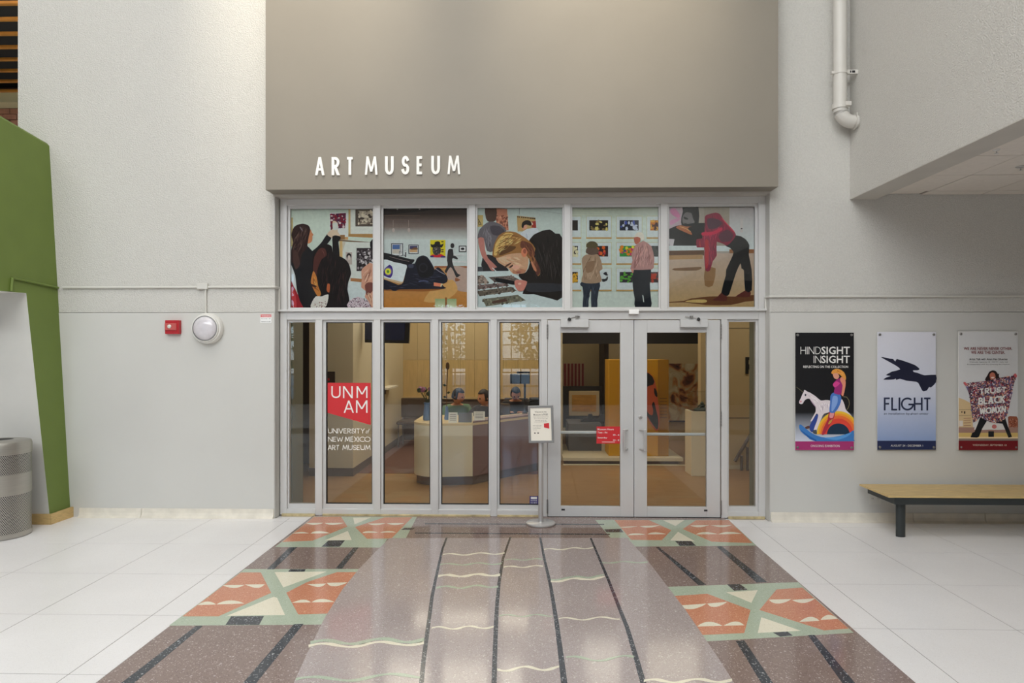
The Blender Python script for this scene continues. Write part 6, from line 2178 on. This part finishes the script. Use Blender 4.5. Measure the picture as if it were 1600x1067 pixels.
def person(name, label, hip, yaw, lean, shirt, arms, turn=0.0, nod=0.0, legs=True):
    """seated figure; hip = seat point, yaw = heading (0 faces -Y, towards the doors)"""
    t = thing(name, label, 'person', hip, 'people at the reception desk')
    t.rotation_euler = (0, 0, yaw)
    # local frame: x right of the viewer, -y ahead of the figure, z up from the seat
    sh = Vector((0, -sin(lean) * .44, cos(lean) * .44))
    nk = Vector((0, -sin(lean) * .50, cos(lean) * .50))
    hd = nk + Vector((0, -.035 - .05 * nod, .115 - .02 * nod))

    def skin(nm, vs, es, rs, m, sub=2):
        me = bpy.data.meshes.new(nm)
        me.from_pydata([tuple(v) for v in vs], es, [])
        o = link(nm, me, t, m)
        sm = o.modifiers.new('skin', 'SKIN')
        for i, r in enumerate(rs):
            me.skin_vertices[0].data[i].radius = r if isinstance(r, tuple) else (r, r)
        me.skin_vertices[0].data[0].use_root = True
        sm.use_smooth_shade = True
        ss = o.modifiers.new('sub', 'SUBSURF')
        ss.levels = ss.render_levels = sub
        return o
    # body: neck and arms in one skin with hands and fingers, rooted in the chest
    vs = [sh * .55, sh, nk, nk + Vector((0, -.015, .07))]
    es = [(0, 1), (1, 2), (2, 3)]
    rs = [.06, .06, .048, .046]
    for sd, (elb, wri) in zip((-1, 1), arms):
        s0 = sh + Vector((sd * .17, 0, -.02))
        i = len(vs)
        hd_ = (Vector(wri) - Vector(elb)).normalized()
        vs += [s0, Vector(elb), Vector(wri), Vector(wri) + hd_ * .07]
        es += [(1, i), (i, i + 1), (i + 1, i + 2), (i + 2, i + 3)]
        rs += [.05, .038, .026, (.034, .016)]
        side = hd_.cross(Vector((0, 0, 1))).normalized()
        for k, ln in enumerate((.062, .072, .068, .05)):
            b = Vector(wri) + hd_ * .085 + side * (k - 1.5) * .019
            j = len(vs)
            vs += [b, b + hd_ * ln * .55 - Vector((0, 0, .006)), b + hd_ * ln - Vector((0, 0, .022))]
            es += [(i + 3, j), (j, j + 1), (j + 1, j + 2)]
            rs += [.010, .009, .0075]
        j = len(vs)
        b = Vector(wri) + hd_ * .03 - side * sd * .03
        vs += [b, b + hd_ * .035 - side * sd * .022]
        es += [(i + 2, j), (j, j + 1)]
        rs += [.012, .009]
    skin('body', vs, es, rs, 'skin', 1)
    # clothes
    vs = [Vector((0, 0, .02)), sh * .5 + Vector((0, .01, 0)), sh + Vector((0, .01, -.04)), nk + Vector((0, 0, -.035))]
    es = [(0, 1), (1, 2), (2, 3)]
    rs = [(.155, .115), (.15, .11), (.165, .105), (.07, .065)]
    for sd, (elb, wri) in zip((-1, 1), arms):
        i = len(vs)
        s0 = sh + Vector((sd * .175, 0, -.025))
        vs += [s0, s0.lerp(Vector(elb), .75)]
        es += [(2, i), (i, i + 1)]
        rs += [.07, .056]
    skin('shirt', vs, es, rs, shirt, 2)
    vs = [Vector((0, 0, .03))]
    es, rs = [], [(.13, .12)]
    for sd in (-1, 1):
        i = len(vs)
        vs += [Vector((sd * .10, -.06, .02)), Vector((sd * .12, -.42, .03)), Vector((sd * .12, -.40, -.37))]
        es += [(0, i), (i, i + 1), (i + 1, i + 2)]
        rs += [.085, .065, .05]
    skin('trousers', vs, es, rs, 'trouser', 2)
    for sd in (-1, 1):
        bm = BM()
        box(bm, sd * .12 - .045, sd * .12 + .045, -.56, -.34, -.448, -.37, bev=.02)
        obj('shoe', bm, 'black', t, local=True)
    # head with face and hair
    hm = Matrix.Translation(hd) @ Matrix.Rotation(turn, 4, 'Z') @ Matrix.Rotation(nod * .5, 4, 'X')
    bm = BM()
    bmesh.ops.create_uvsphere(bm, u_segments=20, v_segments=14, radius=1)
    for v in bm.verts:
        x, y, z = v.co
        jaw = 1 - .26 * max(0, -z) ** 1.2
        v.co = Vector((x * .074 * jaw, y * .092 * (1 - .1 * max(0, -z)), z * .115))
        if y < -.75 and abs(x) < .28 and -.42 < z < .12:
            v.co.y -= .016 * (1 - abs(x) / .28)
    bmesh.ops.transform(bm, matrix=hm, verts=bm.verts)
    h = obj('head', bm, 'skin', t, smooth=True, local=True)
    for sd in (-1, 1):
        bm = BM()
        bmesh.ops.create_uvsphere(bm, u_segments=8, v_segments=6, radius=.0125, matrix=hm @ Matrix.Translation((sd * .030, -.080, .008)))
        obj('eye', bm, 'black', h, local=True)
        bm = BM()
        bmesh.ops.create_uvsphere(bm, u_segments=8, v_segments=6, radius=1, matrix=hm @ Matrix.Translation((sd * .075, .01, -.005)) @ Matrix.Diagonal((.010, .020, .032, 1)))
        obj('ear', bm, 'skin', h, local=True)
    bm = BM()
    box(bm, -.024, .024, -.083, -.074, -.062, -.052)
    bmesh.ops.transform(bm, matrix=hm, verts=bm.verts)
    obj('mouth', bm, mat('lip_' + name, (160, 84, 78), .5), h, local=True)
    bm = BM()
    bmesh.ops.create_uvsphere(bm, u_segments=24, v_segments=16, radius=1)
    dead = [v for v in bm.verts if v.co.z < -.55 or (v.co.y < -.35 and v.co.z < .42)]
    bmesh.ops.delete(bm, geom=dead, context='VERTS')
    for v in bm.verts:
        x, y, z = v.co
        v.co = Vector((x * .085, y * .104 + .006, z * .128 + .004))
    bmesh.ops.transform(bm, matrix=hm, verts=bm.verts)
    hr_ = obj('hair', bm, 'hair', t, smooth=True, local=True)
    so = hr_.modifiers.new('thick', 'SOLIDIFY')
    so.thickness = .012
    return t


def stool(label, x, y, yaw=0):
    t = thing('desk_chair', label, 'chair', (x, y, .0045), 'chairs behind the reception desk')
    b = Vector((x, y, .0045))
    obj('base', lathe(BM(), [(.25, 0), (.25, .02), (.06, .05), (.03, .07)], b, 20), 'dark', t, smooth=True)
    obj('column', tube(BM(), [b + Vector((0, 0, .05)), b + Vector((0, 0, .40))], .025, 10), 'steel_dull', t, smooth=True)
    obj('seat', bx(x - .22, x + .22, y - .2, y + .22, .40, .455, bev=.02), 'chair_br', t)
    t.rotation_euler.z = yaw
    obj('backrest', bx(x - .2, x + .2, y + .23, y + .27, .55, .92, bev=.015), 'chair_br', t)
    obj('back_post', bx(x - .02, x + .02, y + .2, y + .25, .40, .6), 'dark', t)
    return t


def at(px, d):
    """floor point under the pixel column px at depth d"""
    return Vector((XA(px, d), d, 0))


for px, d, yaw, lab, lab2, shirt, lean, arms, turn, nod in (
        (709, 10.15, radians(26), 'person sitting behind the curved desk end, top tinted by a green reflection', 'desk chair under the person at the curved desk end', 'sh_green_tint', .30, (((-.24, -.2, .22), (-.12, -.42, .26)), ((.24, -.2, .22), (.12, -.42, .26))), .75, .5),
        (767, 9.95, radians(-24), 'person in a charcoal top leaning an arm on the desk', 'desk chair under the person leaning an arm on the desk', 'sh_dark', .35, (((-.30, -.22, .25), (-.20, -.46, .29)), ((.28, -.18, .24), (.14, -.44, .28))), -.6, .4),
        (806, 11.05, radians(0), 'person in a black top with head bent beside the monitor', 'desk chair under the person with head bent', 'sh_black', .34, (((-.25, -.18, .2), (-.12, -.42, .27)), ((.25, -.18, .2), (.12, -.42, .27))), .2, 1.2)):
    q = at(px, d)
    stool(lab2, q.x, q.y, yaw)
    person('person', lab, Vector((q.x, q.y, .458)), yaw, lean, shirt, arms, turn, nod)

# monitor on the desk, on an arm
ym = 9.55
mo = thing('desk_monitor', 'black monitor on an arm above the right part of the desk', 'monitor', (XA(815, ym), ym, zt2 + .02))
a = pbox(797, 586.5, 828, 597.5, ym)
obj('screen', bx(a[0], a[2], ym, ym + .04, a[1] - .02, a[3] + .02, bev=.004), 'screen_b', mo)
obj('arm', tube(BM(), [Vector((XA(820, ym), ym + .06, zt2 + .0205)), Vector((XA(820, ym), ym + .06, a[1] + .03)), Vector((XA(815, ym), ym + .03, a[1] + .05))], .016, 8), 'dark', mo, smooth=True)
obj('arm_base', bx(XA(816, ym), XA(824, ym), ym, ym + .12, zt2 + .0205, zt2 + .035), 'dark', mo)
a = pbox(808, 580.5, 828, 585, ym + .3)
obj('webcam_bar', bx(a[0], a[2], ym + .002, ym + .038, P(815, 583.6, ym).z, P(815, 580.5, ym).z), 'screen_b', mo)
dp_ = thing('desk_printer', 'black printer on the desk behind the notice on its post', 'printer', (XA(834, 9.9), 9.95, zt2 + .0205))
a = pbox(826, 622, 843, 640, 9.95)
zb_ = zt2 + .0208
obj('body', bx(a[0], a[2] + .12, 9.85, 10.2, zb_, zb_ + .15, bev=.01), 'screen_b', dp_)
obj('paper_tray', bx(a[0] + .03, a[2] + .08, 9.76, 9.86, zb_ + .03, zb_ + .045), 'dark', dp_)
obj('scanner_lid', bx(a[0] + .01, a[2] + .11, 9.86, 10.19, zb_ + .151, zb_ + .19, bev=.006), 'dark', dp_)

# hanging screen in the upper left
ytv = 9.4
tv = thing('hanging_screen', 'dark blue screen hung from the lobby ceiling', 'screen', (XA(620, ytv), ytv, 3.29))
q = [P(570, 494, ytv + .1), P(641, 488, ytv - .12), P(638.5, 536.5, ytv - .12), P(570, 535, ytv + .1)]
obj('casing', prism(BM(), q, (0, .07, 0)), 'screen_b', tv)
c_ = sum(q, Vector()) / 4
q2_ = [c_ + (v - c_) * .9 + Vector((-.03, -.004, .02)) for v in q]
obj('display', prism(BM(), q2_, (0, .003, 0)), 'screen', tv)
obj('drop_pole', tube(BM(), [c_ + Vector((0, .1, 0)), Vector((c_.x, c_.y + .1, 3.29))], .02, 10), 'dark', tv, smooth=True)

# chair by the panelled wall
cx, cy = XA(644, 11.9), 11.9
ch = thing('side_chair', 'brown chair against the panelled wall left of the desk', 'chair', (cx, cy, .0045))
obj('seat', bx(cx - .24, cx + .24, cy - .24, cy + .22, .41, .47, bev=.02), 'chair_br', ch)
obj('backrest', bx(cx - .24, cx + .24, cy + .19, cy + .23, .5, .86, bev=.02), 'chair_br', ch)
for sx in (-1, 1):
    obj('leg', tube(BM(), [(cx + sx * .21, cy - .2, .0045), (cx + sx * .21, cy - .2, .41)], .013, 8), 'steel_dull', ch, smooth=True)
    obj('leg', tube(BM(), [(cx + sx * .21, cy + .24, .0045), (cx + sx * .21, cy + .2, .41), (cx + sx * .2, cy + .22, .6)], .013, 8), 'steel_dull', ch, smooth=True)

# wall fittings on the block wall and shelf
yb_ = yl
nb = thing('notice_board', 'small dark picture on the cream block wall behind the pennant decal', 'picture', P(515, 600, yb_))
a = pbox(510.5, 580.5, 523.5, 600, yb_)
obj('frame', bx(a[0], a[2], yb_ - .02, yb_ + .001, a[1], a[3]), 'lob_dark', nb)
obj('red_mark', bx(a[0] + .02, a[0] + .045, yb_ - .022, yb_ - .019, a[1] + .05, a[1] + .08), 'sign_red', nb)

# orchid in a vase and a tall dried stem on the desk
vx, vy = XA(667.5, yk1 + .42), yk1 + .42
vs_ = thing('flower_vase', 'blue glass vase of purple flowers at the curved end of the desk', 'vase', (vx, vy, zt2))
vb = Vector((vx, vy, zt2))
obj('vase', lathe(BM(), [(.05, 0), (.058, .02), (.05, .12), (.04, .2), (.05, .24), (.044, .24), (.035, .2), (.0001, .19)], vb, 22), 'vase', vs_, smooth=True)
rnd = random.Random(5)
for k in range(7):
    a = k * 2 * pi / 7
    tip = vb + Vector((.09 * cos(a) - .02, .07 * sin(a), .36 + .06 * rnd.random()))
    obj('flower_stem', tube(BM(), [vb + Vector((0, 0, .18)), vb + Vector((.03 * cos(a), .03 * sin(a), .28)), tip], .004, 6), 'leaf', vs_, smooth=True)
    bm = BM()
    bmesh.ops.create_icosphere(bm, subdivisions=2, radius=.034, matrix=Matrix.Translation(tip))
    for v in bm.verts:
        v.co += (v.co - tip) * .35 * sin(v.co.x * 190 + k) * cos(v.co.z * 170)
    obj('bloom', bm, 'flower' if k % 2 else 'leaf', vs_, smooth=True)
ox, oy = XA(698, yk1 + .5), yk1 + .5
ot = thing('stem_vase', 'slim vase with one tall brown flower stem on the desk', 'vase', (ox, oy, zt2))
ob_ = Vector((ox, oy, zt2))
zt_ = P(698, 571, oy).z
obj('vase', lathe(BM(), [(.03, 0), (.034, .02), (.022, .12), (.018, .18), (.013, .18), (.0001, .16)], ob_, 18), 'vase', ot, smooth=True)
obj('stem', tube(BM(), [ob_ + Vector((0, 0, .15)), ob_ + Vector((.0, 0, .4)), Vector((ox + .012, oy, zt_ - .05))], .006, 8), 'stem', ot, smooth=True)
bm = BM()
lathe(bm, [(.004, -.06), (.024, -.04), (.027, .0), (.018, .035), (.0001, .045)], Vector((ox + .012, oy, zt_)), 14)
obj('seed_head', bm, 'stem', ot, smooth=True)
for k, (dx, dz) in enumerate(((-.05, .30), (.05, .36), (-.06, .46))):
    q = ob_ + Vector((0, 0, dz))
    obj('leaf_blade', prism(BM(), [q, q + Vector((dx * .5, 0, .025)), q + Vector((dx, 0, .01)), q + Vector((dx * .5, 0, -.012))], (0, .004, 0)), 'leaf', ot)
# narrow pale shelf on the side of the block wall
lp_ = thing('panel_shelf', 'narrow pale shelf with a small box on the cream block side wall', 'shelf', (xl1 + .08, 11.0, 1.13))
obj('shelf', bx(xl1 + .001, xl1 + .16, 10.6, 11.4, 1.10, 1.13), 'paper', lp_)
obj('bracket', bx(xl1 + .001, xl1 + .03, 10.98, 11.02, 1.0, 1.10), 'lob_base', lp_)
